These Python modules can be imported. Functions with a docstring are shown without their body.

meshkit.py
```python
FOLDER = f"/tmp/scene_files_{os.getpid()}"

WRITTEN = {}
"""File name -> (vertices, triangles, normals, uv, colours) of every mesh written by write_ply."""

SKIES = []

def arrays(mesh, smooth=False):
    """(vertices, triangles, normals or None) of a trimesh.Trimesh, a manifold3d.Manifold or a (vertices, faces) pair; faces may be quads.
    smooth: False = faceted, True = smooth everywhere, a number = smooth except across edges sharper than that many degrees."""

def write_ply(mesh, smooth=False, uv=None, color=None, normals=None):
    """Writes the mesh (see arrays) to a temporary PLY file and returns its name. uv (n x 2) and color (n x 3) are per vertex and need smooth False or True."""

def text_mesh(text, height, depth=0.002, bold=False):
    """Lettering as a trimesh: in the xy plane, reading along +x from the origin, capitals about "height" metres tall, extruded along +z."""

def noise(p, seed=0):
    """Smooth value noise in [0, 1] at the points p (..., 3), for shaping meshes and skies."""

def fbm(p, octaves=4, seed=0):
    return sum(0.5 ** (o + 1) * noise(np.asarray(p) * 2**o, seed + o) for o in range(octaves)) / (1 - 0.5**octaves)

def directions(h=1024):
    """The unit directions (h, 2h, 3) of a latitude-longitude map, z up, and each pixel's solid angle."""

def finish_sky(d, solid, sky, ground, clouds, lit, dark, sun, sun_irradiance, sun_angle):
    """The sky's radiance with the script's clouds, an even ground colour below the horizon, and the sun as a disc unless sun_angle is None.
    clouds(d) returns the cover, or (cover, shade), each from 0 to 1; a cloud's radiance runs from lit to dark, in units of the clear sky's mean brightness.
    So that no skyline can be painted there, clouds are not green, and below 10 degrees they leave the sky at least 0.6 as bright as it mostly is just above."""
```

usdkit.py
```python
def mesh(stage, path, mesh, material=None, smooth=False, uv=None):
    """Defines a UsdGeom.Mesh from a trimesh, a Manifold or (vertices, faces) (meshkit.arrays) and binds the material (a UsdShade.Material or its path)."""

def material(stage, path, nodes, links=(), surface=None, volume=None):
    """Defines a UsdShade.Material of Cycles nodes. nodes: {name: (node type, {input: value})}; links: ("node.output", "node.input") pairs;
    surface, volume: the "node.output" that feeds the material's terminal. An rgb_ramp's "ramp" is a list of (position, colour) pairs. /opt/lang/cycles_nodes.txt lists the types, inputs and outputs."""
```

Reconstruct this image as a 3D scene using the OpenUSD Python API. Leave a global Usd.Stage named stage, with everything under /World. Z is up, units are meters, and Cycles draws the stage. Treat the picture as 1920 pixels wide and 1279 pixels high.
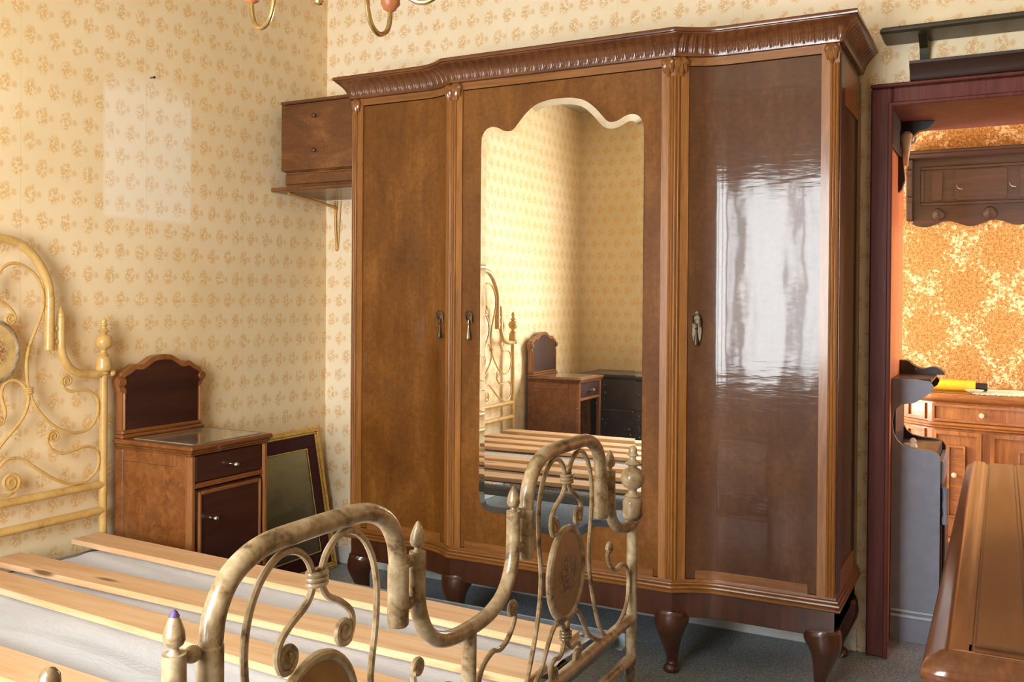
import math, numpy as np, trimesh, usdkit, meshkit
from pxr import Usd, UsdGeom, UsdLux, UsdShade, Gf, Sdf
from shapely.geometry import Polygon
PI = math.pi
stage = Usd.Stage.CreateInMemory()
UsdGeom.SetStageUpAxis(stage, 'Z'); UsdGeom.SetStageMetersPerUnit(stage, 1.0)
UsdGeom.Xform.Define(stage, '/World'); UsdGeom.Scope.Define(stage, '/World/Looks')

# ------------------------------------------------------------------ camera, sky, lights, exposure
F, YAW, PITCH, ROLL = 1742.94, .485532, -.00806321, .00715508
EYE = (2.993, -3.677, 1.30)
EXPOSURE = 1.05
fw = np.array([-math.sin(YAW)*math.cos(PITCH), math.cos(YAW)*math.cos(PITCH), math.sin(PITCH)])
rt = np.array([math.cos(YAW), math.sin(YAW), 0]); up = np.cross(rt, fw)
rt, up = rt*math.cos(ROLL)+up*math.sin(ROLL), -rt*math.sin(ROLL)+up*math.cos(ROLL)
cam = UsdGeom.Camera.Define(stage, '/World/camera')
m = Gf.Matrix4d(1.0)
for i, v in enumerate((rt, up, -fw)): m.SetRow(i, Gf.Vec4d(*map(float, v), 0))
m.SetRow(3, Gf.Vec4d(*EYE, 1)); cam.AddTransformOp().Set(m)
cam.CreateHorizontalApertureAttr(36.0); cam.CreateVerticalApertureAttr(36.0*1279/1920)
cam.CreateFocalLengthAttr(36.0*F/1920); cam.CreateVerticalApertureOffsetAttr(-60.5/1920*36.0)
cam.CreateClippingRangeAttr(Gf.Vec2f(.02, 200)); cam.CreateExposureAttr(EXPOSURE)

sky = UsdLux.DomeLight.Define(stage, '/World/sky')
sky.CreateIntensityAttr(1.0); sky.CreateColorAttr(Gf.Vec3f(.80, .90, 1.0))

def rect(name, loc, rot, w, h, power, color):
    l = UsdLux.RectLight.Define(stage, '/World/' + name)
    l.AddTranslateOp().Set(Gf.Vec3d(*loc)); l.AddRotateXYZOp().Set(Gf.Vec3f(*rot))
    l.CreateWidthAttr(w); l.CreateHeightAttr(h); l.CreateIntensityAttr(power); l.CreateColorAttr(Gf.Vec3f(*color))
    return l
rect('bedroom_window_daylight', (1.685, -4.325, 1.47), (90, 0, 0), 1.32, 1.6, 15.0, (.95, .965, .97))
rect('unseen_hall_left_light', (.85, 1.30, 1.2), (0, -90, 0), 1.3, .9, 14.0, (1.0, .96, .90))  # out of view on the left, placed to light the sideboard's canted end
rect('unseen_hall_right_light', (4.75, 1.25, 1.2), (0, 90, 0), 1.2, 1.1, 5.0, (1.0, .86, .70))  # out of view on the right, weak and warm to light the doorway reveal

# ------------------------------------------------------------------ naming
used = {}
def free(path):
    k = used.get(path, 0); used[path] = k + 1
    return path if k == 0 else f'{path}_{k:03d}'
class Thing:
    def __init__(s, name, loc, label=None, cat=None, group=None, kind=None):
        s.path = free('/World/' + name); s.o = np.array(loc, float)
        x = UsdGeom.Xform.Define(stage, s.path); x.AddTranslateOp().Set(Gf.Vec3d(*map(float, loc)))
        s.prim = x.GetPrim(); tag(s.prim, label, cat, group, kind)
    def parts(s, name, meshes, mat, **kw): return [s.part(name, q, mat, **kw) for q in meshes]
    def part(s, name, mesh, mat, smooth=35, label=None, under=None, kind=None):
        p = free((under or s.path) + '/' + name)
        v, f = arr(mesh)
        pr = usdkit.mesh(stage, p, (v - s.o, f), MAT[mat], smooth=smooth).GetPrim()
        tag(pr, label, kind=kind)
        return p
def tag(p, label=None, cat=None, group=None, kind=None):
    for k, v in (('label', label), ('category', cat), ('group', group), ('kind', kind)):
        if v: p.SetCustomDataByKey(k, v)
def single(name, mesh, mat, label=None, cat=None, group=None, kind=None, smooth=35):
    p = free('/World/' + name)
    pr = usdkit.mesh(stage, p, arr(mesh), MAT[mat], smooth=smooth).GetPrim()
    tag(pr, label, cat, group, kind); return p
def struct(name, mesh, mat, smooth=False): return single(name, mesh, mat, kind='structure', smooth=smooth)

# ------------------------------------------------------------------ mesh helpers
def arr(mesh):
    if isinstance(mesh, (list, tuple)) and not (len(mesh) == 2 and isinstance(mesh[0], np.ndarray)):
        vs, fs, k = [], [], 0
        for q in mesh:
            v, f = arr(q); vs.append(v); fs.append(f + k); k += len(v)
        return np.vstack(vs), np.vstack(fs)
    if isinstance(mesh, tuple): return mesh
    return np.array(mesh.vertices, float), np.array(mesh.faces, int)
def quads(f):
    f = np.asarray(f); return np.vstack([f[:, [0, 1, 2]], f[:, [0, 2, 3]]])
_bf = None
def box(x0, x1, y0, y1, z0, z1, b=.003):
    """A box with chamfered edges."""
    global _bf
    lo, hi = np.minimum((x0, y0, z0), (x1, y1, z1)).astype(float), np.maximum((x0, y0, z0), (x1, y1, z1)).astype(float)
    def pts(lo, hi, b):
        out = []
        for sx in (0, 1):
            for sy in (0, 1):
                for sz in (0, 1):
                    s = np.array((sx, sy, sz)); c = np.where(s, hi, lo); d = np.where(s, -b, b)
                    for k in range(3):
                        q = c + d; q[k] = c[k]; out.append(q)
        return np.array(out)
    if _bf is None:
        p = pts(np.zeros(3), np.ones(3)*np.array([1, 1.1, 1.2]), .1); h = trimesh.convex.convex_hull(p)
        idx = [int(np.argmin(((p - v)**2).sum(1))) for v in h.vertices]; _bf = np.array(idx)[h.faces]
    return pts(lo, hi, min(b, .45*float((hi - lo).min()))), _bf.copy()
def spline(pts, n=6, closed=False):
    p = np.array(pts, float)
    if closed: q = np.vstack([p[-1], p, p[0], p[1]])
    else: q = np.vstack([2*p[0]-p[1], p, 2*p[-1]-p[-2]])
    out = []
    for i in range(1, len(q)-2):
        for t in np.linspace(0, 1, n, endpoint=False):
            a, b, c, d = q[i-1], q[i], q[i+1], q[i+2]
            out.append(.5*((2*b)+(c-a)*t+(2*a-5*b+4*c-d)*t*t+(3*b-a-3*c+d)*t**3))
    if not closed: out.append(p[-1])
    return np.array(out)
def tube(path, r, k=12, closed=False, caps=True, flat=None):
    """A round bar along 3-D points; r a number or one per point."""
    p = np.array(path, float); n = len(p); r = np.broadcast_to(np.asarray(r, float), (n,))
    t = np.roll(p, -1, 0) - np.roll(p, 1, 0) if closed else np.gradient(p, axis=0)
    t /= np.maximum(np.linalg.norm(t, axis=1, keepdims=True), 1e-12)
    a = np.array([0, 0, 1.0]) if abs(t[0][2]) < .9 else np.array([1.0, 0, 0])
    u = np.cross(t[0], a); u /= np.linalg.norm(u); us = []
    for i in range(n):
        u = u - t[i]*(u @ t[i]); u /= np.linalg.norm(u); us.append(u)
    us = np.array(us); w = np.cross(t, us); an = np.linspace(0, 2*PI, k, endpoint=False)
    v = (p[:, None] + r[:, None, None]*(np.cos(an)[None, :, None]*us[:, None] + np.sin(an)[None, :, None]*w[:, None])).reshape(-1, 3)
    f = [(i*k+j, i*k+(j+1) % k, ((i+1) % n)*k+(j+1) % k, ((i+1) % n)*k+j) for i in range(n if closed else n-1) for j in range(k)]
    f = quads(f)
    if caps and not closed:
        v = np.vstack([v, p[0], p[-1]]); c = len(v)
        e = [(c-2, (j+1) % k, j) for j in range(k)] + [(c-1, (n-1)*k+j, (n-1)*k+(j+1) % k) for j in range(k)]
        f = np.vstack([f, e])
    return v, f
def lathe(prof, c=(0, 0, 0), k=24, axis='z', sx=1.0):
    """prof: (radius, height) pairs from low to high."""
    prof = np.array(prof, float); n = len(prof); an = np.linspace(0, 2*PI, k, endpoint=False)
    r, h = prof[:, 0], prof[:, 1]
    x, y, z = r[:, None]*np.cos(an)*sx, r[:, None]*np.sin(an), np.repeat(h[:, None], k, 1)
    v = np.stack([x, y, z], -1).reshape(-1, 3)
    f = quads([(i*k+j, i*k+(j+1) % k, (i+1)*k+(j+1) % k, (i+1)*k+j) for i in range(n-1) for j in range(k)])
    v = np.vstack([v, (0, 0, h[0]), (0, 0, h[-1])]); e = len(v)
    f = np.vstack([f, [(e-2, (j+1) % k, j) for j in range(k)], [(e-1, (n-1)*k+j, (n-1)*k+(j+1) % k) for j in range(k)]])
    if axis == 'x': v = v[:, [2, 0, 1]]
    if axis == 'y': v = v[:, [0, 2, 1]]*[1, -1, 1]
    return v + np.array(c, float), f
def extrude(poly, a, b, axis='y'):
    """Extrudes a shapely polygon (or points) from a to b along an axis; y: (x,z), x: (y,z), z: (x,y)."""
    if not isinstance(poly, Polygon): poly = Polygon(poly)
    poly = poly.buffer(0)
    ms = [trimesh.creation.extrude_polygon(g, abs(b-a), engine='earcut') for g in getattr(poly, 'geoms', [poly])]
    q = trimesh.util.concatenate(ms); v = np.array(q.vertices); f = np.array(q.faces); w = v[:, 2] + min(a, b)
    if axis == 'z': return np.stack([v[:, 0], v[:, 1], w], 1), f
    if axis == 'y': return np.stack([v[:, 0], w, v[:, 1]], 1), f[:, ::-1]
    return np.stack([w, v[:, 0], v[:, 1]], 1), f
def sweep(prof, path, disp=None, closed_prof=True):
    """prof (d, z): d to the right of the walk along the (x, y) path."""
    path = np.array(path, float); prof = np.array(prof, float); n, k = len(path), len(prof)
    d = np.diff(path, axis=0); d /= np.maximum(np.linalg.norm(d, axis=1, keepdims=True), 1e-12)
    nr = np.stack([d[:, 1], -d[:, 0]], 1)
    a, b = np.vstack([nr[:1], nr]), np.vstack([nr, nr[-1:]])
    mt = a + b; mt /= np.maximum((mt*a).sum(1, keepdims=True), .2)
    D = np.repeat(prof[None, :, 0], n, 0)
    if disp is not None: D = D + disp
    v = np.concatenate([path[:, None, :] + mt[:, None, :]*D[..., None], np.repeat(prof[None, :, 1:], n, 0)], -1).reshape(-1, 3)
    kk = k if closed_prof else k-1
    f = [(i*k+j, (i+1)*k+j, (i+1)*k+(j+1) % k, i*k+(j+1) % k) for i in range(n-1) for j in range(kk)]
    f = quads(f)
    if closed_prof:
        pf = np.array(trimesh.creation.triangulate_polygon(Polygon(prof), engine='earcut')[1])
        tv = trimesh.creation.triangulate_polygon(Polygon(prof), engine='earcut')[0]
        ix = np.array([int(np.argmin(((prof-q)**2).sum(1))) for q in tv]); pf = ix[pf]
        f = np.vstack([f, pf, pf[:, ::-1] + (n-1)*k])
    return fix(v, f)
def fix(v, f):
    a = v[f]; vol = np.einsum('ij,ij->i', a[:, 0], np.cross(a[:, 1], a[:, 2])).sum()
    return (v, f[:, ::-1].copy()) if vol < 0 else (v, f)
def ball(c, r, k=16, s=(1, 1, 1)):
    t = trimesh.creation.icosphere(subdivisions=2, radius=1.0)
    return np.array(t.vertices)*r*np.array(s) + np.array(c, float), np.array(t.faces)
def quad_frame(x0, x1, z0, z1, w, y0, y1, b=.003):
    """Four mitred-looking boards round an opening in an x-z plane."""
    return [box(x0, x1, y0, y1, z1-w, z1, b), box(x0, x1, y0, y1, z0, z0+w, b), box(x0, x0+w, y0, y1, z0+w, z1-w, b), box(x1-w, x1, y0, y1, z0+w, z1-w, b)]
def swap(mesh, fn):
    v, f = arr(mesh); return fix(fn(v.copy()), f)

# ------------------------------------------------------------------ materials
MAT = {}
class R(str): pass
class G:
    def __init__(s): s.n, s.l, s.k = {}, [], 0
    def __call__(s, kind, **kw):
        s.k += 1; name = f'n{s.k}'; inp = {}
        for a, b in kw.items():
            if isinstance(b, R): s.l.append((str(b), f'{name}.{a}'))
            else: inp[a] = b
        s.n[name] = (kind, inp); return lambda o: R(f'{name}.{o}')
    def math(s, t, a, b=0.0, c=0.0, clamp=False): return s('math', math_type=t, value1=a, value2=b, value3=c, use_clamp=clamp)('value')
    def mix(s, f, a, b, t='mix'): return s('mix_color', blend_type=t, fac=f, a=a, b=b)('result')
    def smooth(s, v, lo, hi, a=0.0, b=1.0): return s('map_range', range_type='smoothstep', value=v, from_min=lo, from_max=hi, to_min=a, to_max=b)('result')
    def lin(s, v, lo, hi, a=0.0, b=1.0): return s('map_range', range_type='linear', value=v, from_min=lo, from_max=hi, to_min=a, to_max=b, clamp=True)('result')
    def pos(s, scale=(1, 1, 1), rot=(0, 0, 0), space='position'):
        p = s('geometry')('position') if space == 'position' else s('texture_coordinate')('object')
        return s('mapping', mapping_type='point', vector=p, scale=scale, rotation=rot)('vector')
    def noise(s, vec, scale, detail=4.0, rough=.55, dist=0.0, o='fac'): return s('noise_texture', vector=vec, scale=scale, detail=detail, roughness=rough, distortion=dist)(o)
    def ramp(s, fac, stops): return s('rgb_ramp', fac=fac, ramp=stops)('color')
    def bump(s, h, strength=.2, dist=.002): return s('bump', height=h, strength=strength, distance=dist)('normal')
    def done(s, name, surf):
        MAT[name] = usdkit.material(stage, '/World/Looks/' + name, s.n, s.l, surface=str(surf)); return MAT[name]
def rgb(r, g, b):
    f = lambda c: (c/255/12.92) if c <= 10 else ((c/255+.055)/1.055)**2.4
    return (f(r), f(g), f(b))
def plain(name, col, rough=.5, metallic=0.0, spec=.5, var=.12, vs=25.0, bumps=.05, coat=0.0, coat_rough=.05):
    g = G(); p = g.pos(); n = g.noise(p, vs, 4.0)
    c = g.ramp(n, [(.25, tuple(x*(1-var) for x in col)), (.75, tuple(min(1, x*(1+var)) for x in col))])
    kw = dict(normal=g.bump(g.noise(p, vs*3, 3.0), bumps, .002)) if bumps else {}
    g.done(name, g('principled_bsdf', base_color=c, roughness=rough, metallic=metallic, specular_ior_level=spec, coat_weight=coat, coat_roughness=coat_rough, **kw)('BSDF'))
def wood(name, dark, mid, light, axis='z', rough=.3, coat=.3, coat_rough=.12, fig=1.0, scale=1.0, bumps=.04, wave=0.0, knots=False, spec=.5, burl=0.0):
    """Wood whose grain runs along an axis; burl adds cloudy figure, wave a long-wave polish unevenness."""
    g = G(); st = {'x': (.07, 1, 1), 'y': (1, .07, 1), 'z': (1, 1, .07)}[axis]
    p = g.pos(st); q = g.pos()
    a = g.noise(p, 26*scale, 6.0, .62, .9*fig); b = g.noise(p, 160*scale, 3.0, .6)
    t = g.mix(.3, a, b)
    if burl:
        c1 = g.noise(g.pos(tuple(.35+.65*v for v in st)), 5.5*scale, 8.0, .6, .8); c2 = g.noise(q, 60*scale, 3.0, .6, .3)
        t = g.mix(burl, t, g.mix(.3, c1, c2))
    col = g.ramp(t, [(.30, dark), (.5, mid), (.70, light)])
    if knots:
        v = g('voronoi_texture', vector=g.pos({'x': (.9, 4.2, 4.2), 'y': (4.2, .9, 4.2), 'z': (4.2, 4.2, .9)}[axis]), scale=1.6, randomness=1.0)('distance')
        k = g.smooth(v, .115, .05); col = g.mix(k, col, tuple(x*.28 for x in dark))
    h = g.mix(.5, a, b); nrm = g.bump(h, bumps, .0015)
    if wave:
        wv = g.mix(.22, g.noise(g.pos((1, 1, .35)), 9.0, 2.0, .5), g.noise(g.pos((.3, .3, 1.6)), 34.0, 2.0, .5))
        cn = g('bump', height=wv, strength=wave, distance=.006)('normal'); nrm = g('bump', height=h, strength=bumps, distance=.0012, normal=cn)('normal')
        s = g('principled_bsdf', base_color=col, roughness=rough, specular_ior_level=spec, coat_weight=coat, coat_roughness=coat_rough, normal=nrm, coat_normal=cn)
    else: s = g('principled_bsdf', base_color=col, roughness=rough, specular_ior_level=spec, coat_weight=coat, coat_roughness=coat_rough, normal=nrm)
    g.done(name, s('BSDF'))
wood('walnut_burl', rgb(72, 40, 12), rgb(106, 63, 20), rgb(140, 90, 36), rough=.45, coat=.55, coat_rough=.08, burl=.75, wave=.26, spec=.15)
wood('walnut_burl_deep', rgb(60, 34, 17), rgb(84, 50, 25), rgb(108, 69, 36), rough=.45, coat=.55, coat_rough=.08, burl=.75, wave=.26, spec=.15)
wood('walnut_dark', rgb(50, 25, 14), rgb(74, 38, 20), rgb(96, 54, 28), rough=.35, coat=.5, coat_rough=.12, burl=.35)
wood('walnut_light', rgb(102, 60, 22), rgb(138, 86, 34), rgb(166, 108, 48), rough=.4, coat=.32, coat_rough=.12, scale=1.4)
wood('walnut_rail', rgb(92, 52, 20), rgb(124, 76, 32), rgb(148, 96, 44), axis='x', rough=.32, coat=.5, coat_rough=.12, scale=1.4)
wood('walnut_carved', rgb(66, 34, 16), rgb(96, 54, 26), rgb(124, 76, 38), axis='x', rough=.32, coat=.4, coat_rough=.15)
wood('mahogany', rgb(90, 49, 19), rgb(124, 72, 31), rgb(150, 94, 45), axis='y', rough=.35, coat=.4, coat_rough=.15, scale=.8)
wood('mahogany_shaded', rgb(40, 17, 12), rgb(56, 25, 17), rgb(72, 35, 22), axis='y', rough=.35, coat=.4, coat_rough=.15, scale=.8)  # same wood darker: shade on the nightstand fronts put into the colour
wood('mahogany_edge', rgb(106, 57, 24), rgb(138, 84, 40), rgb(162, 106, 56), axis='z', rough=.32, coat=.4, coat_rough=.15)
wood('pine', rgb(196, 148, 102), rgb(216, 174, 130), rgb(228, 196, 158), axis='x', rough=.6, coat=0, scale=.7, knots=True)
wood('burl_box', rgb(64, 34, 16), rgb(104, 62, 30), rgb(150, 100, 54), axis='x', rough=.4, coat=.3, coat_rough=.2, burl=.9, scale=1.8)
wood('dresser_wood', rgb(54, 29, 10), rgb(80, 46, 17), rgb(104, 65, 28), axis='y', rough=.35, coat=.5, coat_rough=.10, burl=.5, scale=.8)
wood('dresser_edge', rgb(62, 31, 13), rgb(88, 48, 22), rgb(112, 66, 34), axis='y', rough=.25, coat=.7, coat_rough=.12)
wood('shelf_dark', rgb(34, 28, 14), rgb(50, 42, 22), rgb(64, 54, 30), axis='x', rough=.45, coat=.2, coat_rough=.2)
wood('pelmet_dark', rgb(40, 24, 20), rgb(56, 36, 28), rgb(70, 46, 36), axis='x', rough=.4, coat=.3, coat_rough=.2)
wood('door_paint', rgb(84, 40, 34), rgb(102, 52, 44), rgb(118, 66, 58), axis='z', rough=.6, coat=.05, coat_rough=.3, bumps=.15, spec=.25)
wood('reveal_lit_wood', rgb(206, 112, 62), rgb(226, 134, 78), rgb(240, 156, 98), axis='z', rough=.5, coat=.2, coat_rough=.2)  # orange of the warm hall light put into the lining colour
wood('hall_wood', rgb(104, 58, 22), rgb(142, 86, 38), rgb(178, 118, 62), axis='z', rough=.35, coat=.4, coat_rough=.12)
wood('hall_wood_rail', rgb(104, 58, 22), rgb(142, 86, 38), rgb(178, 118, 62), axis='x', rough=.35, coat=.4, coat_rough=.12)
wood('rack_wood', rgb(36, 18, 11), rgb(54, 29, 17), rgb(72, 40, 24), axis='x', rough=.4, coat=.3, coat_rough=.15)
plain('chest_dark', rgb(52, 42, 44), .4, coat=.3, coat_rough=.15)
plain('brass', (.56, .40, .17), .32, metallic=1.0, vs=40, var=.3)
plain('bronze', (.10, .075, .045), .48, metallic=.8, vs=120, var=.4)
plain('old_brass_pull', (.42, .36, .24), .3, metallic=.9, vs=120, var=.3)
plain('steel', (.62, .60, .56), .22, metallic=1.0, vs=60)
plain('grey_steel', rgb(120, 128, 134), .45, metallic=.3, vs=60)
plain('pale_steel', rgb(186, 200, 210), .4, metallic=.2, vs=60)
plain('gold', (.62, .42, .13), .35, metallic=.85, vs=60, var=.25, bumps=.2)
plain('maroon_mat', rgb(70, 24, 30), .85, vs=300)
plain('shelf_bracket', rgb(196, 150, 78), .4, metallic=.3, vs=60)
plain('plaster', rgb(188, 174, 148), .9, vs=6)
plain('white_paint', rgb(226, 226, 222), .55, vs=12)
plain('window_paint', rgb(150, 128, 104), .5, vs=12)
plain('black_cap', rgb(30, 28, 30), .5)
plain('yellow_cover', rgb(226, 186, 44), .55, vs=30)
plain('ceramic', rgb(226, 206, 180), .3, vs=40)
plain('lace', rgb(214, 226, 204), .9, vs=160, var=.25, bumps=.4)
plain('hall_stand_lit', rgb(126, 130, 146), .45, vs=20, coat=.2)  # bluish window light on the near face put into this grey
plain('hall_stand_dark', rgb(44, 40, 44), .45, vs=20, coat=.2)
plain('turned_wood', rgb(170, 104, 62), .4, vs=30)
plain('violet_paint', rgb(84, 60, 110), .5)
plain('nail_iron', rgb(60, 46, 34), .6)
plain('hall_floor_tile', rgb(120, 112, 108), .4, vs=14)

def floor_mat():
    g = G(); p = g.pos()
    n1 = g.noise(p, 2.2, 5.0); n2 = g.noise(p, 130.0, 2.0, .6); n3 = g('voronoi_texture', vector=p, scale=75.0)('color')
    c = g.ramp(n2, [(.32, rgb(86, 102, 114)), (.5, rgb(142, 158, 170)), (.66, rgb(204, 212, 218))])
    c = g.mix(.35, c, g.mix(.7, n3, rgb(96, 98, 98)), 'mix')
    c = g.mix(g.lin(n1, .35, .65), g.mix(1.0, c, (.74, .70, .66), 'multiply'), c)
    g.done('terrazzo', g('principled_bsdf', base_color=c, roughness=.38, normal=g.bump(n2, .08, .001))('BSDF'))
floor_mat()

def paper(name, ax, ghost=False, ga=rgb(243, 220, 180), gb=rgb(233, 206, 158)):
    """Cream wallpaper with staggered golden flower sprigs, .0935 m apart in rows .09175 m apart."""
    g = G(); P = g('geometry')('position'); sp = g('separate_xyz', vector=P); u = sp(ax); z = sp('z')
    W, H = .0935, .1835
    n1 = g.noise(P, 55.0, 3.0, .6); n2 = g.noise(P, 210.0, 2.0, .6); wob = g.math('MULTIPLY'.lower(), g.math('subtract', n1, .5), .75)
    def spot(du, dz, ru, rz, soft):
        a = g.math('multiply', g.math('subtract', g.math('fraction', g.math('add', g.math('divide', u, W), du + 50.0)), .5), W/ru)
        b = g.math('multiply', g.math('subtract', g.math('fraction', g.math('add', g.math('divide', z, H), dz + 50.0)), .5), H/rz)
        d = g.math('sqrt', g.math('add', g.math('multiply', a, a), g.math('multiply', b, b)))
        return g.smooth(g.math('add', d, wob), 1.12, soft)
    # flower centres: row z=1.57 at y=-1.367+k*.0935, the next row half a step on
    u0 = .5 - ((-1.367/W) % 1); z0 = .5 - ((1.570/H) % 1)
    big = g.math('maximum', spot(u0, z0, .027, .036, .55), spot(u0+.5, z0+.5, .027, .036, .55))
    sm = g.math('maximum', spot(u0+.13, z0+.5, .0115, .0145, .5), spot(u0+.63, z0, .0115, .0145, .5))
    sm = g.math('maximum', sm, g.math('maximum', spot(u0+.4, z0+.36, .0095, .0115, .5), spot(u0+.9, z0+.86, .0095, .0115, .5)))
    vor = g('voronoi_texture', vector=P, scale=120.0, randomness=1.0)('distance'); speck = g.math('multiply', g.smooth(vor, .80, .35), g.lin(n2, .22, .50))
    big = g.math('multiply', g.math('multiply', big, speck), .72); sm = g.math('multiply', g.math('multiply', sm, g.lin(n2, .30, .50)), .5)
    ground = g.mix(g.lin(g.noise(P, 1.6, 4.0), .35, .68), ga, gb)
    ink = g.mix(g.lin(n1, .35, .65), rgb(226, 170, 82), rgb(212, 160, 84))
    fl = g.math('maximum', big, sm)
    if ghost:  # paler paper where a picture hung for years, its top edge faded away
        e = .012
        inside = g.math('multiply', g.math('multiply', g.smooth(u, -1.30-e, -1.30+e), g.smooth(u, -.878+e*.6, -.878-e*.6)), g.math('multiply', g.smooth(z, 1.612-e*.8, 1.612+e*.8), g.smooth(g.math('add', z, g.math('multiply', g.noise(P, 5.0, 3.0), .12)), 2.27, 2.13)))
        ground = g.mix(g.math('multiply', inside, .8), ground, rgb(248, 234, 210)); fl = g.math('multiply', fl, g.math('subtract', 1.0, g.math('multiply', inside, .3)))
    c = g.mix(fl, ground, ink)
    s = g.math('fraction', g.math('divide', g.math('add', u, 50.13), .53)); seam = g.smooth(g.math('absolute', g.math('subtract', s, .5)), .004, .0015)
    c = g.mix(g.math('multiply', seam, .25), c, rgb(200, 176, 130))
    nb = g.bump(g.mix(.5, g.noise(P, 14.0, 3.0), n2), .12, .003)
    g.done(name, g('principled_bsdf', base_color=c, roughness=.72, specular_ior_level=.3, normal=nb)('BSDF'))
paper('wallpaper_left', 'y', True); paper('wallpaper_back', 'x', ga=rgb(250, 233, 204), gb=rgb(244, 222, 182)); paper('wallpaper_front_shaded', 'x', ga=rgb(232, 212, 174), gb=rgb(220, 198, 154)); paper('wallpaper_right', 'y')  # one paper toned per wall: paler at back, shade put in at front

def damask():
    g = G(); P = g('geometry')('position'); sp = g('separate_xyz', vector=P); u, z = sp('x'), sp('z')
    a = g.math('multiply', u, 2*PI/.40); b = g.math('multiply', z, 2*PI/.46)
    lat = g.math('multiply', g.math('cosine', g.math('multiply', g.math('add', a, b), .5)), g.math('cosine', g.math('multiply', g.math('subtract', a, b), .5)))
    lat = g.math('absolute', lat)
    n = g.noise(P, 52.0, 3.0, .6, .8); n2 = g.noise(P, 11.0, 2.0)
    t = g.math('add', g.math('multiply', lat, .20), g.math('add', g.math('multiply', n, .85), g.math('multiply', n2, .30)))
    m = g.smooth(t, .51, .62); m2 = g.smooth(g.noise(P, 70.0, 3.0), .42, .58)
    c = g.mix(m, rgb(226, 188, 144), g.mix(g.smooth(g('voronoi_texture', vector=P, scale=95.0, feature='distance_to_edge')('distance'), .09, .02), g.mix(m2, rgb(182, 128, 68), rgb(134, 90, 38)), rgb(190, 142, 88)))
    g.done('damask', g('principled_bsdf', base_color=c, roughness=.7, specular_ior_level=.3)('BSDF'))
damask()
def bed_paint(name, base, shade, dark, lo=.52):
    g = G(); p = g.pos(); n = g.noise(p, 16.0, 6.0, .68, .6); n2 = g.noise(p, 90.0, 3.0, .6)
    c = g.ramp(g.mix(.2, n, n2), [(.36, base), (lo, shade), (lo+.10, dark)])
    g.done(name, g('principled_bsdf', base_color=c, roughness=.34, coat_weight=.35, coat_roughness=.15, normal=g.bump(n2, .05, .001))('BSDF'))
bed_paint('bed_cream', rgb(174, 154, 122), rgb(136, 112, 78), rgb(76, 55, 33), .53)
bed_paint('bed_ochre', rgb(212, 176, 108), rgb(194, 152, 84), rgb(128, 92, 44), .60)
def medal(name, c, flower, leaf, base):
    g = G(); P = g('geometry')('position'); pass
    d = g('vector_math', math_type='distance', vector1=P, vector2=c)('value'); n = g.noise(P, 85.0, 4.0, .65, 1.0)
    m = g.math('multiply', g.smooth(d, .066, .030), g.smooth(n, .44, .56)); col = g.mix(g.lin(g.noise(P, 160.0), .4, .6), flower, leaf)
    b = g.mix(g.lin(g.noise(P, 40.0, 4.0), .35, .7), base, tuple(x*.72 for x in base))
    g.done(name, g('principled_bsdf', base_color=g.mix(m, b, col), roughness=.4, coat_weight=.3, coat_roughness=.2)('BSDF'))
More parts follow.
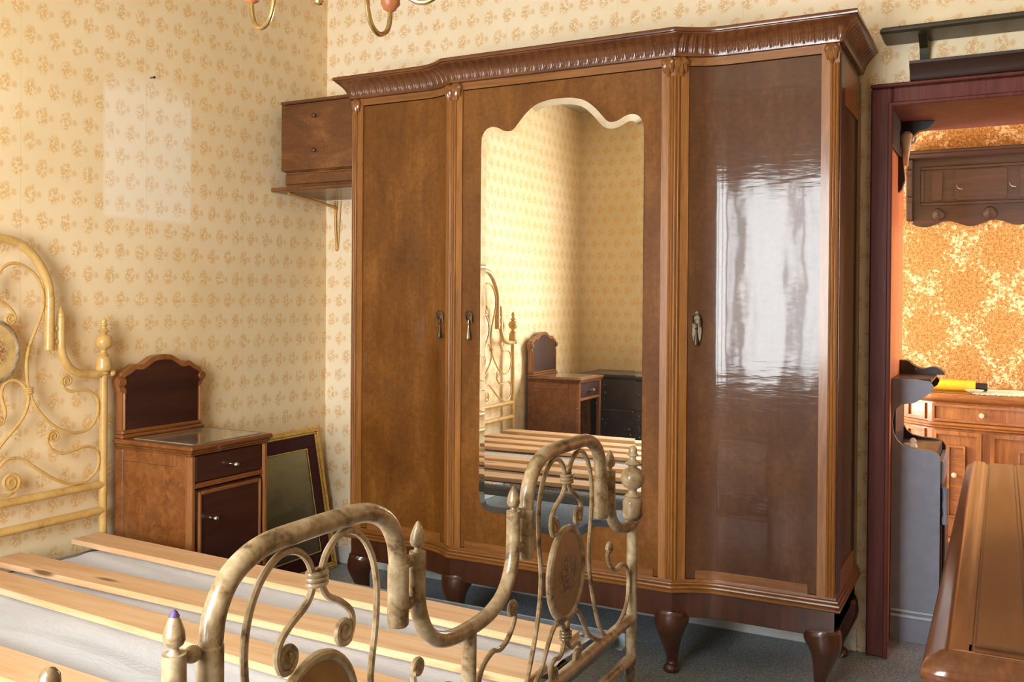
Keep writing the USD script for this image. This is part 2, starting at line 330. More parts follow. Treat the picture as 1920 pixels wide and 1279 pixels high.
def cloth_mat():
    g = G(); p = g.pos(); n = g.noise(g.pos((.45, 1, 1)), 9.0, 5.0, .6, .6); w = g('wave_texture', vector=g.pos((1, 1, 1), (0, 0, .8)), scale=160.0)('fac')
    c = g.mix(g.lin(g.noise(p, 3.0, 4.0), .35, .7), rgb(248, 248, 250), rgb(236, 236, 240))
    g.done('bed_cloth', g('principled_bsdf', base_color=c, roughness=.9, sheen_weight=.1, normal=g.bump(g.mix(.12, n, w), .9, .02))('BSDF'))
cloth_mat()
def mirror_mat():
    g = G(); P = g('geometry')('position'); sp = g('noise_texture', vector=P, scale=160.0, detail=1.0)('fac')
    spots = g.smooth(sp, .735, .76); haze = g.noise(P, 4.0, 4.0)
    me = g('metallic_bsdf', color=(.90, .90, .87), edge_tint=(.95, .95, .95), roughness=g.lin(haze, .3, .8, .0, .02), fresnel_type='f82', distribution='ggx')('BSDF')
    df = g('diffuse_bsdf', color=(.55, .5, .42))('BSDF')
    g.done('mirror_silver', g('mix_closure', fac=g.math('add', .012, g.math('multiply', spots, .5)), closure1=me, closure2=df)('closure'))
mirror_mat()
def pane_mat():
    g = G(); fr = .05
    g.done('window_glass', g('mix_closure', fac=fr, closure1=g('transparent_bsdf', color=(.97, .98, .98))('BSDF'), closure2=g('glossy_bsdf', color=(1, 1, 1), roughness=.02)('BSDF'))('closure'))
pane_mat()
def top_glass():
    g = G(); n = g.noise(g.pos(), 8.0, 5.0)
    c = g.ramp(n, [(.35, rgb(120, 110, 92)), (.65, rgb(158, 148, 126))])
    g.done('top_slab', g('principled_bsdf', base_color=c, roughness=.12, coat_weight=.6, coat_roughness=.03)('BSDF'))
top_glass()
def print_mat():
    """A plain misty landscape print in olive and brown, no figure."""
    g = G(); P = g('geometry')('position'); sp = g('separate_xyz', vector=P); z = sp('z')
    n = g.noise(g.pos((1, .6, 1.4)), 9.0, 6.0, .6, .6); h = g.math('add', z, g.math('multiply', g.math('subtract', n, .5), .22))
    c = g.ramp(g.lin(h, .10, .66), [(.0, rgb(78, 68, 50)), (.35, rgb(98, 90, 64)), (.55, rgb(140, 132, 98)), (.75, rgb(166, 160, 120)), (1.0, rgb(174, 168, 128))])
    g.done('landscape_print', g('principled_bsdf', base_color=c, roughness=.4)('BSDF'))
print_mat()

# ------------------------------------------------------------------ the setting: two rooms and the opening between them
WX, WY, WZ = 4.3, -4.26, 2.80          # right wall, front wall, ceiling
DX0, DX1, DH, WT = 2.612, 3.47, 2.035, .60
struct('floor', box(-.2, WX+.2, WY-.5, WT, -.08, 0, .001), 'terrazzo')
struct('ceiling', box(-.2, WX+.2, WY-.5, 0, WZ, WZ+.1, .001), 'plaster')
struct('wall_left', box(-.2, 0, WY-.5, .3, 0, WZ, .001), 'wallpaper_left')
def panel_xz(x0, x1, z0, z1, hx0, hx1, hz0, hz1, y0, y1):
    p = Polygon([(x0, z0), (x1, z0), (x1, z1), (x0, z1)], [[(hx0, hz0), (hx1, hz0), (hx1, hz1), (hx0, hz1)]] if hz0 > z0 else None)
    if hz0 <= z0: p = Polygon([(x0, z0), (hx0, z0), (hx0, hz1), (hx1, hz1), (hx1, z0), (x1, z0), (x1, z1), (x0, z1)])
    return extrude(p, y0, y1, 'y')
struct('wall_back', panel_xz(-.2, WX+.2, 0, WZ, DX0, DX1, 0, DH, 0, WT), 'wallpaper_back')
struct('wall_right', box(WX, WX+.2, WY-.5, WT, 0, WZ, .001), 'wallpaper_right')
NX0, NX1, NZ0, NZ1 = 1.02, 2.35, .66, 2.28
struct('wall_front', panel_xz(-.2, WX+.2, 0, WZ, NX0, NX1, NZ0, NZ1, WY-.16, WY), 'wallpaper_front_shaded')
struct('baseboard_back', [box(0, DX0-.09, -.016, 0, 0, .085, .004), box(DX1+.09, WX, -.016, 0, 0, .085, .004)], 'white_paint')
struct('baseboard_left', box(0, .016, WY, 0, 0, .085, .004), 'white_paint')
struct('baseboard_front', box(0, WX, WY, WY+.016, 0, .085, .004), 'white_paint')
# window in the front wall, behind the photographer's side
win = Thing('window_1', (1.7, WY-.03, NZ0), kind='structure')
win.part('window_frame', quad_frame(NX0, NX1, NZ0, NZ1, .05, WY-.045, WY-.010), 'window_paint')
for x0, x1 in ((1.19, 1.275), (1.645, 1.70), (2.08, 2.13)):
    win.part('mullion', box(x0, x1, WY-.045, WY-.012, NZ0+.05, NZ1-.05, .006), 'window_paint')
for x0, x1 in ((NX0+.05, 1.19), (1.275, 1.645), (1.70, 2.08), (2.13, NX1-.05)):
    win.part('pane', box(x0, x1, WY-.030, WY-.026, NZ0+.05, NZ1-.05, .0005), 'window_glass')
win.part('sill', box(NX0-.04, NX1+.04, WY-.01, WY+.03, NZ0-.03, NZ0+.005, .008), 'white_paint')
# the hall behind the opening
struct('floor_001', box(.7, 5.0, WT, 2.3, -.08, 0, .001), 'hall_floor_tile')
struct('ceiling_001', box(.7, 5.0, WT-.02, 2.3, 2.75, 2.85, .001), 'plaster')
struct('wall_far_back', box(.7, 5.0, 2.10, 2.3, 0, 2.75, .001), 'damask')
struct('wall_far_left', swap(panel_xz(WT, 2.1, 0, 2.75, .82, 1.78, .55, 1.85, .7, .9), lambda v: v[:, [1, 0, 2]]), 'damask')
struct('wall_far_right', swap(panel_xz(WT, 2.1, 0, 2.75, .72, 1.78, .62, 1.78, 4.6, 4.8), lambda v: v[:, [1, 0, 2]]), 'damask')
dr = Thing('door_1', (DX0, 0, 0), kind='structure')
cw = .075
dr.part('casing', [box(DX0-.055, DX0+.018, -.03, .0, 0, DH+.055, .006), box(DX0+.004, DX0+.020, -.042, -.026, 0, DH-.0, .004)], 'door_paint')
dr.part('casing', [box(DX1-.02, DX1+.055, -.03, .0, 0, DH+.055, .006), box(DX1-.022, DX1-.006, -.042, -.026, 0, DH, .004)], 'door_paint')
dr.part('head_casing', [box(DX0+.018, DX1-.02, -.03, .0, DH-.012, DH+.055, .006), box(DX0+.012, DX1-.012, -.042, -.026, DH-.016, DH, .004), box(DX0-.055, DX1+.055, -.045, 0, DH+.055, DH+.068, .004)], 'door_paint')
dr.part('reveal_lining', box(DX0-.002, DX0+.004, .0, WT, 0, DH, .001), 'reveal_lit_wood')
dr.part('reveal_lining', box(DX1-.004, DX1+.002, .0, WT, 0, DH, .001), 'reveal_lit_wood')
dr.part('head_lining', box(DX0+.004, DX1-.004, .0, WT, DH-.006, DH+.002, .001), 'door_paint')
single('wall_nail', lathe([(.0025, 0), (.0025, .02), (.005, .021), (.005, .024)], (0, -1.087, 2.174), 10, 'x'), 'nail_iron', 'small dark nail in the left wall above the paler rectangle of wallpaper', 'nail')

# ------------------------------------------------------------------ wardrobe
XC, HB, JX = 1.530, .987, .452
YO, YC_ = -.497, -.560
def yf(x):
    d = abs(x - XC); t = np.clip((d - JX)/.17, 0, 1)
    return YC_ + (YO - YC_)*(1 - (1 - t)**2)
def plan(x0, x1, step=.008, off=0.0):
    xs = np.arange(x0, x1 + 1e-9, (x1-x0)/max(1, round((x1-x0)/step)))
    for q in (XC-JX, XC+JX):
        if x0 < q < x1: xs = np.sort(np.append(xs[np.abs(xs-q) > .002], q))
    return np.array([(x, yf(x) - off) for x in xs])
def slab(x0, x1, z0, z1, off=0.0, th=.02):
    """A board that follows the bowed front."""
    f = plan(x0, x1, off=off); b = f[::-1] + [0, th]
    return extrude(np.vstack([f, b]), z0, z1, 'z')
wd = Thing('wardrobe', (XC, -.28, 0), 'large three-door walnut wardrobe with a shaped mirror and carved cornice', 'wardrobe')
X0, X1 = XC-HB, XC+HB
for x0, x1, q in ((X0+.002, X0+.024, 'side_panel'), (X1-.024, X1-.002, 'side_panel')):
    s = 1 if x1 > XC else -1; xe = x1 if s > 0 else x0
    sp_ = wd.part(q, box(x0, x1, YO+.012, -.012, .2, 2.15, .002), 'walnut_dark')
    fr = [box(xe-.002, xe+s*.006, a, b, .29, 2.12, .002) for a, b in ((YO+.012, YO+.09), (-.09, -.012))]
    wd.parts('side_stile', fr, 'walnut_dark', under=sp_); wd.parts('side_rail', [box(xe-.002, xe+s*.0055, YO+.09, -.09, a, b, .002) for a, b in ((1.97, 2.12), (.29, .40))], 'walnut_light', under=sp_)  # light walnut on the rails stands in for a reflection
wd.part('back_panel', box(X0+.024, X1-.024, -.03, -.014, .2, 2.15, .001), 'walnut_dark')
wd.part('top_board', extrude(np.vstack([plan(X0, X1, off=-.02), [(X1, -.012), (X0, -.012)]]), 2.150, 2.200, 'z'), 'walnut_dark')
wd.part('bottom_board', extrude(np.vstack([plan(X0+.02, X1-.02, off=-.03), [(X1-.024, -.012), (X0+.024, -.012)]]), .29, .32, 'z'), 'walnut_dark')
# doors
dz0, dz1 = .365, 2.118
dl = wd.part('door', slab(XC-.930, XC-.494, .338, dz1, -.004, .024), 'walnut_burl')
dm = wd.part('door', slab(XC-.404, XC+.404, .338, dz1, -.003, .024), 'walnut_burl')
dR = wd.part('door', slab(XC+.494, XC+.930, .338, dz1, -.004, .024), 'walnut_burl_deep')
for d, a, b in ((dl, .930, .494), (dR, -.494, -.930)): wd.part('bottom_rail', slab(XC-a+.03, XC-b-.03, .334, .366, -.0015, .01), 'walnut_rail', under=d)
wd.part('bottom_rail', slab(XC-.385, XC+.385, .334, .364, -.0005, .01), 'walnut_rail', under=dm)
# top rail and base mouldings following the bowed front
full = np.vstack([[(X0, -.012)], plan(X0, X1, .006), [(X1, -.012)]])
def bead(d, z, r, n=5): return [(d + r*math.cos(t), z + r*math.sin(t)) for t in np.linspace(-PI/2, PI/2, n)]
wd.part('frieze_rail', slab(X0+.03, X1-.03, 2.121, 2.152, .002, .03), 'walnut_rail')
wd.part('base_moulding', sweep([(-.02, .291)] + [(.016, .291), (.020, .295), (.020, .300), (.015, .3035)] + bead(.011, .310, .0055) + [(.008, .3165)] + bead(.006, .322, .005) + [(.004, .328), (.003, .336), (-.02, .336)], full), 'walnut_rail')
ap = np.vstack([[(X0+.004, -.012)], plan(X0+.004, X1-.004, .006, -.006), [(X1-.004, -.012)]])
wd.part('apron', sweep([(-.018, .200), (0, .200), (.002, .204), (.002, .292), (-.018, .292)], ap), 'walnut_dark')
# cornice with a carved band of upright leaves
step = .0024; cp = []
raw = np.vstack([[(X0, -.012)], plan(X0, X1, .003), [(X1, -.012)]])
seg = np.concatenate([[0], np.cumsum(np.linalg.norm(np.diff(raw, axis=0), axis=1))])
ss = np.unique(np.concatenate([np.arange(0, seg[-1], step), seg[[1, -2]], [seg[-1]], [np.interp(XC-JX, raw[1:-1, 0], seg[1:-1]), np.interp(XC+JX, raw[1:-1, 0], seg[1:-1])]]))
ss = ss[np.concatenate([[True], np.diff(ss) > 2e-4])]
cpath = np.stack([np.interp(ss, seg, raw[:, 0]), np.interp(ss, seg, raw[:, 1])], 1)
cove = [(.013 + .035*(t**1.9), 2.160 + .056*t) for t in np.linspace(0, 1, 13)]
prof = [(-.03, 2.149), (.006, 2.149), (.012, 2.152), (.013, 2.157)] + cove + [(.053, 2.219), (.054, 2.223), (.060, 2.225), (.062, 2.231), (.060, 2.238), (-.03, 2.238)]
disp = np.zeros((len(ss), len(prof)))
for j, t in enumerate(np.linspace(0, 1, 13)):
    uu = (ss/.036) % 1 - .5; wdt = 1 - .35*t**2; a_ = np.clip(np.abs(uu)*2/wdt, 0, 1)
    lobe = np.sqrt(1 - a_**2)*(1 - .38*np.exp(-(uu/.07)**2)) - .25*np.exp(-((np.abs(uu)-.27)/.05)**2)
    disp[:, 4+j] = (.0095*lobe - .0050)*np.clip(math.sin(PI*min(max(t*.96, .02), .98))*2.2, 0, 1)
wd.part('carved_cornice', sweep(prof, cpath, disp), 'walnut_carved', smooth=50)
# pilasters: reeded columns with flat stiles, a carved leaf on top of each
def reeds(xa, xb, n, off=.004, r=.0055):
    f = []
    for i in range(n):
        a, b = xa + (xb-xa)*i/n, xa + (xb-xa)*(i+1)/n
        for t in np.linspace(0, 1, 7):
            x = a + (b-a)*(.03 + .94*t); f.append((x, yf(x) - off - r*math.sin(PI*t)))
    back = [(x, yf(x) + .018) for x in np.linspace(xb, xa, 4)]
    return extrude(f + back, .336, 2.085, 'z')
def leaf_carving(x, w, s=1):
    out = []
    for k, a in enumerate((-56, -30, 0, 30, 56)):
        L = .052 - .006*abs(k-2); d = np.array([math.sin(math.radians(a))*w/.045, -math.cos(math.radians(a))])
        pts = [(x + d[0]*L*t*(1-.45*t)*s*.9, 2.148 + d[1]*L*t*1.25) for t in np.linspace(0, 1, 9)]
        rr = [.0068*(.55 + 1.0*math.sin(PI*min(.05+t*.95, .97)))*w/.045 for t in np.linspace(0, 1, 9)]
        out.append(tube([(px, yf(px) - .006 - .004*math.sin(PI*t), pz) for (px, pz), t in zip(pts, np.linspace(0, 1, 9))], rr, 8))
    out.append(ball((x, yf(x)-.008, 2.138), .010, s=(w/.045, .7, 1)))
    return out
for sgn in (-1, 1):
    f = lambda d: XC + sgn*d
    wd.part('stile', slab(min(f(.404), f(.430)), max(f(.404), f(.430)), .336, 2.150, .003, .03), 'walnut_light')
    wd.part('reeded_pilaster', reeds(min(f(.430), f(.470)), max(f(.430), f(.470)), 4), 'walnut_light', smooth=50)
    wd.part('stile', slab(min(f(.470), f(.494)), max(f(.470), f(.494)), .336, 2.150, .003, .03), 'walnut_light')
    wd.part('pilaster_cap', slab(min(f(.430), f(.470)), max(f(.430), f(.470)), 2.085, 2.150, .003, .03), 'walnut_light')
    wd.part('leaf_carving', leaf_carving(f(.429), .050) + leaf_carving(f(.473), .050), 'walnut_rail')
    wd.part('stile', slab(min(f(.930), f(.958)), max(f(.930), f(.958)), .336, 2.150, .0035, .03), 'walnut_light')
    wd.part('reeded_pilaster', reeds(min(f(.958), f(.986)), max(f(.958), f(.986)), 3), 'walnut_light', smooth=50)
    wd.part('pilaster_cap', slab(min(f(.958), f(.986)), max(f(.958), f(.986)), 2.085, 2.150, .002, .03), 'walnut_light')
    wd.part('leaf_carving', leaf_carving(f(.962), .046), 'walnut_rail')
# mirror
MX = 1.540
half = [(0, 2.050), (.05, 2.047), (.10, 2.033), (.14, 2.004), (.17, 1.972), (.19, 1.951), (.208, 1.945), (.232, 1.949), (.258, 1.962), (.284, 1.967), (.308, 1.959), (.324, 1.938), (.329, 1.912), (.330, 1.80), (.330, 1.3), (.330, .75), (.330, .58), (.328, .545), (.315, .507), (.285, .491), (.24, .489), (.19, .489), (.158, .487), (.135, .472), (.10, .449), (.05, .435), (0, .432)]
h1 = spline(half, 6); outl = np.vstack([h1, (h1[::-1]*[-1, 1])[1:-1]])
def inset(P, d):
    t = np.roll(P, -1, 0) - np.roll(P, 1, 0); t /= np.linalg.norm(t, axis=1, keepdims=True)
    return P + np.stack([t[:, 1], -t[:, 0]], 1)*d
def cap(P, y):
    v, f = trimesh.creation.triangulate_polygon(Polygon(P).buffer(0), engine='earcut')
    return np.stack([v[:, 0]+MX, np.full(len(v), y), v[:, 1]], 1), f
inn = inset(outl, .024) if Polygon(inset(outl, .024)).area < Polygon(outl).area else inset(outl, -.024)
ym, ye, yb = YC_-.0022, YC_-.0012, YC_+.006
n_ = len(outl); o3 = np.stack([outl[:, 0]+MX, np.full(n_, ye), outl[:, 1]], 1); i3 = np.stack([inn[:, 0]+MX, np.full(n_, ym), inn[:, 1]], 1); b3 = o3*[1, 0, 1] + [0, yb, 0]
ring = lambda k0, k1: quads([(k0+i, k0+(i+1) % n_, k1+(i+1) % n_, k1+i) for i in range(n_)])
bev = (np.vstack([b3, o3, i3]), np.vstack([ring(0, n_), ring(n_, 2*n_)]))
a_ = bev[0][bev[1]]; nn = np.cross(a_[:, 1]-a_[:, 0], a_[:, 2]-a_[:, 0])
if nn[len(nn)//2:, 1].sum() > 0: bev = (bev[0], bev[1][:, ::-1].copy())
mv, mf = cap(inn, ym); q_ = mv[mf[0]]
if np.cross(q_[1]-q_[0], q_[2]-q_[0])[1] > 0: mf = mf[:, ::-1].copy()
mi = wd.part('mirror', (mv, mf), 'mirror_silver', smooth=False, label='tall mirror with a waved top and bevelled edge', under=dm)
wd.part('mirror_bevel', bev, 'mirror_silver', smooth=20, under=dm)
# drop handles: plate, arched bail, pear-shaped drop
def handle(door, x, plate):
    y = yf(x) - .000
    hm = [lathe([(.0, 0), (.014, .0), (.015, .002), (.010, .004), (.0, .005)], (x, y, 1.232), 16, 'y')]
    hm.append(tube([(x-.013, y-.006, 1.228), (x-.013, y-.012, 1.252), (x, y-.014, 1.262), (x+.013, y-.012, 1.252), (x+.014, y-.008, 1.215)], .0025, 8))
    if plate: hm.append(extrude([(x + .017*math.sin(t)*(1-.15*math.cos(t)), 1.212 + .058*math.cos(t)) for t in np.linspace(0, 2*PI, 24, endpoint=False)], y-.003, y+.002, 'y'))
    h = wd.part('handle', hm, 'bronze', under=door, label='dark metal drop handle')
    drop = lathe([(.0, 1.148), (.0075, 1.151), (.0095, 1.160), (.006, 1.178), (.003, 1.196), (.0028, 1.206), (.005, 1.209), (.003, 1.213), (.0025, 1.226)], (x, y-.010, 0), 14)
    wd.part('handle_drop', drop, 'bronze' if plate or x < 1.1 else 'old_brass_pull', under=door)
handle(dl, 1.004, False); handle(dm, 1.163, False); handle(dR, 2.054, True)
# cabriole legs
def cabriole(x, y, dx, dy):
    pts = [(0, .215), (.004, .195), (.016, .165), (.012, .125), (.000, .080), (-.008, .045), (-.004, .020), (.006, .008), (.008, 0)]
    rr = [.058, .062, .054, .040, .028, .021, .022, .028, .024]
    p = spline([(x+dx*a, y+dy*a, z) for a, z in pts], 4); r = spline([(v, 0) for v in rr], 4)[:, 0]
    return tube(p, r, 16)
for x, y, dx, dy in ((X0+.045, YO+.035, -.7, -.7), (XC-JX+.01, YC_+.045, 0, -1), (XC+JX-.01, YC_+.045, 0, -1), (X1-.045, YO+.035, .7, -.7), (X0+.045, -.075, -.7, .5), (X1-.045, -.075, .7, .5)):
    wd.part('cabriole_leg', cabriole(x, y, dx, dy), 'walnut_dark', smooth=60)

# ------------------------------------------------------------------ bed
BY = -2.185; XH, XF = .06, 2.12
bed = Thing('bed', (1.09, BY, 0), 'cream painted iron double bed with scrolled headboard and two-arched footboard', 'bed')
for k_, c_ in ((0, -.436), (1, .436)): medal('medallion_paint_foot_%d' % k_, (XF, BY+c_, .682), rgb(84, 50, 34), rgb(70, 54, 34), rgb(152, 118, 72))
def ring_at(X, s, z): return (X, BY + s, z)
def wire(X, pts, r=.0055, n=6, k=8): return tube([ring_at(X, a, b) for a, b in spline(pts, n)], r, k)
def mir(pts, c): return [(2*c - a, b) for a, b in pts]
def curl(c, r0, a0, turns, sgn, n=22):
    """Spiral from radius r0 inward round c."""
    out = []
    for t in np.linspace(0, 1, n):
        a = a0 + sgn*2*PI*turns*t; r = r0*(1 - .78*t); out.append((c[0] + r*math.cos(a), c[1] + r*math.sin(a)))
    return out
def scroll_disc(X, c, r):  # cast filling of a scroll end
    return lathe([(0, -.0030), (r*.9, -.0030), (r, -.0015), (r, .0015), (r*.9, .0030), (0, .0030)], ring_at(X, *c), 20, 'x')
def acorn(X, s, z):
    return lathe([(.0135, z-.035), (.0135, z-.012), (.010, z-.004), (.006, z), (.0055, z+.004), (.011, z+.008), (.0135, z+.014), (.0125, z+.024), (.008, z+.037), (.003, z+.046), (0, z+.049)], (X, BY+s, 0), 18)
def bead_(X, s, z): return ball((X, BY+s, z), .011, s=(.9, 1.15, 1.0))
def post_finial(X, s, top):
    z = top
    return lathe([(.010, z-.200), (.0145, z-.196), (.020, z-.190), (.017, z-.184), (.022, z-.180), (.027, z-.176), (.0285, z-.166), (.026, z-.150), (.027, z-.136), (.024, z-.128), (.017, z-.124), (.021, z-.119), (.012, z-.112), (.011, z-.106), (.013, z-.100),
                  (.022, z-.0955), (.030, z-.085), (.0325, z-.072), (.030, z-.059), (.022, z-.049), (.012, z-.044), (.011, z-.040), (.018, z-.036), (.0205, z-.0325), (.018, z-.029), (.011, z-.026), (.0085, z-.018), (.009, z-.014), (.0145, z-.011), (.0145, z-.007), (.0105, z-.005), (.0115, z), (.0105, z+.008), (.006, z+.014), (0, z+.016)], (X, BY+s, 0), 24)
def medallion(fp, X, s, z, face_mat, side):
    an = np.linspace(0, 2*PI, 48, endpoint=False)
    rim = tube([ring_at(X, s + .089*math.cos(t), z + .101*math.sin(t)) for t in an], .0085, 10, closed=True)
    md = bed.part('medallion', rim, 'bed_cream', under=fp)
    v, f = lathe([(0, -.007), (.06, -.0055), (.088, -.003), (.088, .003), (.06, .0055), (0, .007)], (0, 0, 0), 40, 'x')
    v = v*[1, 1, 1.14] + [X, BY+s, z]
    bed.part('medallion_face', (v, f), face_mat, under=fp, label='oval painted with a spray of flowers')
def collar(X, s, z, r=.0125): return [tube([(X + r*math.cos(t)*.9, BY+s + r*1.25*math.sin(t), z + d) for t in np.linspace(0, 2*PI, 20, endpoint=False)], .0042, 8, closed=True) for d in (-.0075, 0, .0075)]
def hoopset(fp, X, c, H, mat):
    """One scroll-work unit round a medallion: shapes for the right-hand half, mirrored about c."""
    for nm, pts, disc in H:
        for k in (0, 1):
            q = pts if k == 0 else mir(pts, 0); q = [(c + a, b) for a, b in q]
            ms = [wire(X, q)]
            if disc:
                (da, db), rr, a0, sg = disc; da = da if k == 0 else -da
                a0k, sgk = (a0, sg) if k == 0 else (PI - a0, -sg)
                ms += [scroll_disc(X, (c+da, db), rr*.86), wire(X, curl((c+da, db), rr, a0k, 1.6, sgk, 34), .0054, 2)]
            bed.part(nm, ms, mat, under=fp)
def mirror_all(seq): return seq
# footboard
U = .436
arch = [(-.205, .772), (-.205, .835), (-.203, .875), (-.196, .908), (-.176, .940), (-.145, .960), (-.105, .971), (-.04, .9735), (.04, .9735), (.105, .971), (.145, .960), (.176, .940), (.196, .908), (.203, .875), (.205, .835), (.205, .772)]
foot = bed.part('footboard', [tube([(XF, BY-.8625, z), (XF, BY+.8625, z)], .0145, 14) for z in (.452, .346)], 'bed_cream', label='footboard of cream iron bed with two arches')
for c in (-U, U):
    bed.part('arch', tube([ring_at(XF, c+a, b) for a, b in spline(arch, 6)], .0155, 18), 'bed_cream', under=foot, smooth=60)
    for s in (-1, 1):
        bed.part('arch_sleeve', tube([ring_at(XF, c+s*.205, z) for z in (.765, .768, .865, .868)], [.0155, .0178, .0178, .0155], 12), 'bed_cream', under=foot)
        bed.parts('bead', [bead_(XF, c+s*.234, z) for z in (.865, .795)], 'bed_cream', under=foot)
cd = [(-.1745, .875), (-.1745, .82), (-.170, .775), (-.148, .732), (-.110, .705), (-.05, .691), (.05, .691), (.110, .705), (.148, .732), (.170, .775), (.1745, .82), (.1745, .875)]
bed.part('dip_rail', [tube([ring_at(XF, a, b) for a, b in spline(cd, 6)], .0145, 16)] + [acorn(XF, s*.1745, .878) for s in (-1, 1)], 'bed_cream', under=foot, smooth=50)
od = [(.698, .875), (.698, .82), (.702, .778), (.718, .745), (.755, .718), (.80, .706), (.845, .703)]
for s in (-1, 1):
    bed.part('dip_rail', [tube([ring_at(XF, s*a, b) for a, b in spline(od, 6)], .0145, 16), acorn(XF, s*.698, .878)], 'bed_cream', under=foot, smooth=50)
    bed.part('post', [tube([(XF, BY+s*.8625, 0), (XF, BY+s*.8625, .60), (XF, BY+s*.8625, .72)], .0145, 16), lathe([(.022, 0), (.024, .006), (.022, .02), (.0145, .035)], (XF, BY+s*.8625, 0), 18)], 'bed_cream', under=foot)
    bed.part('post_finial', post_finial(XF, s*.8625, .900), 'bed_cream', under=foot, smooth=50)
bed.part('post', [tube([(XF, BY, 0), (XF, BY, .69)], .0145, 16), lathe([(.022, 0), (.024, .006), (.022, .02), (.0145, .035)], (XF, BY, 0), 18)], 'bed_cream', under=foot)
if True:
    H = [('hoop', [(.008, .885), (.010, .905), (.022, .930), (.048, .948), (.080, .949), (.110, .930), (.130, .902), (.142, .868), (.146, .830), (.142, .780), (.134, .735), (.131, .700), (.136, .655), (.150, .604), (.174, .546), (.203, .495), (.240, .464), (.276, .457), (.332, .466), (.380, .492), (.398, .530), (.400, .571), (.382, .601), (.345, .616), (.312, .611), (.282, .621), (.257, .645), (.250, .668)], ((.264, .676), .0155, PI, -1)),
         ('scroll', [(.006, .912), (.008, .892), (.022, .867), (.056, .847), (.078, .828), (.0835, .806), (.076, .786)], ((.0635, .802), .0205, -.9, -1)),
         ('lower_hoop', [(.008, .530), (.008, .552), (.020, .572), (.045, .581), (.070, .572), (.098, .542), (.131, .501), (.186, .470), (.240, .454), (.272, .453)], None),
         ('lower_scroll', [(.006, .548), (.006, .530), (.016, .510), (.034, .500), (.058, .503), (.076, .495), (.080, .476), (.068, .458)], ((.063, .473), .0165, -.6, -1))]
    for c in (-U, U):
        hoopset(foot, XF, c, H, 'bed_cream')
        bed.part('tie', collar(XF, c, .898), 'bed_cream', under=foot); bed.part('tie', collar(XF, c, .541, .011), 'bed_cream', under=foot)
        medallion(foot, XF, c, .682, 'medallion_paint_foot_%d' % (c > 0), 1)
bed.part('tip_paint', lathe([(.0066, .9200), (.0035, .9258), (0, .9285)], (XF, BY-.698, 0), 14), 'violet_paint', under=foot, label='finial tip dabbed with violet paint')
# headboard
UH = .410
head = bed.part('headboard', [tube([(XH, BY-.838, z), (XH, BY+.838, z)], .0145, 14) for z in (.614, .518)], 'bed_ochre', label='tall scrolled headboard against the wall')
ha = [(.617, 1.122), (.617, 1.22), (.617, 1.301), (.612, 1.348), (.591, 1.396), (.558, 1.442), (.521, 1.472), (.480, 1.490), (.40, 1.499), (.25, 1.504), (.10, 1.506)]
ha = ha + [(-a, b) for a, b in ha[::-1]]
bed.part('arch', tube([ring_at(XH, a, b) for a, b in spline(ha, 6)], .0155, 18), 'bed_ochre', under=head, smooth=60)
hd = [(.662, 1.232), (.662, 1.164), (.665, 1.115), (.680, 1.075), (.709, 1.043), (.755, 1.025), (.825, 1.020)]
for s in (-1, 1):
    bed.part('arch_sleeve', tube([ring_at(XH, s*.617, z) for z in (1.118, 1.121, 1.30, 1.303)], [.0155, .0175, .0175, .0155], 12), 'bed_ochre', under=head)
    bed.parts('bead', [bead_(XH, s*.641, z) for z in (1.193, 1.147)], 'bed_ochre', under=head)
    bed.part('dip_rail', [tube([ring_at(XH, s*a, b) for a, b in spline(hd, 6)], .0145, 16), acorn(XH, s*.662, 1.222)], 'bed_ochre', under=head, smooth=50)
    bed.part('post', [tube([(XH, BY+s*.838, 0), (XH, BY+s*.838, 1.03)], .0145, 16), lathe([(.022, 0), (.024, .006), (.022, .02), (.0145, .035)], (XH, BY+s*.838, 0), 18)], 'bed_ochre', under=head)
    bed.part('post_finial', post_finial(XH, s*.838, 1.212), 'bed_ochre', under=head, smooth=50)
    bed.part('post_knob', ball((XH, BY+s*.876, 1.022), .013), 'bed_ochre', under=head)
hh = [('hoop', [(.006, 1.335), (.012, 1.362), (.032, 1.395), (.060, 1.413), (.085, 1.415), (.116, 1.406), (.148, 1.384), (.171, 1.350), (.183, 1.313), (.184, 1.279), (.172, 1.231), (.149, 1.176), (.130, 1.125), (.122, 1.075), (.126, 1.010), (.130, .977), (.127, .936), (.108, .892), (.071, .851), (.028, .806), (.004, .770)], None),
      ('scroll', [(.004, 1.352), (.006, 1.322), (.027, 1.288), (.049, 1.276), (.071, 1.254), (.080, 1.233), (.074, 1.217)], ((.062, 1.229), .0185, -.7, -1)),
      ('side_scroll', [(.130, .990), (.152, .934), (.198, .877), (.250, .837), (.310, .817), (.366, .826), (.398, .862), (.406, .905), (.395, .942), (.365, .963), (.328, .969), (.291, .968), (.265, .984), (.256, 1.003)], ((.276, 1.006), .0205, PI, -1)),
      ('inner_loop', [(.128, .980), (.102, 1.012), (.073, 1.023), (.044, 1.012), (.033, .985), (.038, .950), (.046, .919), (.040, .888)], ((.026, .893), .0155, -.2, -1)),
      ('low_scroll', [(.004, .690), (.012, .720), (.029, .741), (.050, .758), (.082, .760), (.114, .749), (.164, .710), (.221, .670), (.269, .646), (.311, .635), (.354, .637), (.394, .663), (.409, .699), (.404, .733), (.379, .756), (.347, .763), (.298, .754), (.262, .751), (.227, .764), (.204, .790), (.202, .812)], ((.225, .815), .0225, PI, -1)),
      ('low_spiral', [(.004, .650), (.029, .642), (.060, .639), (.088, .655), (.098, .680)], ((.066, .680), .032, 0, 1))]
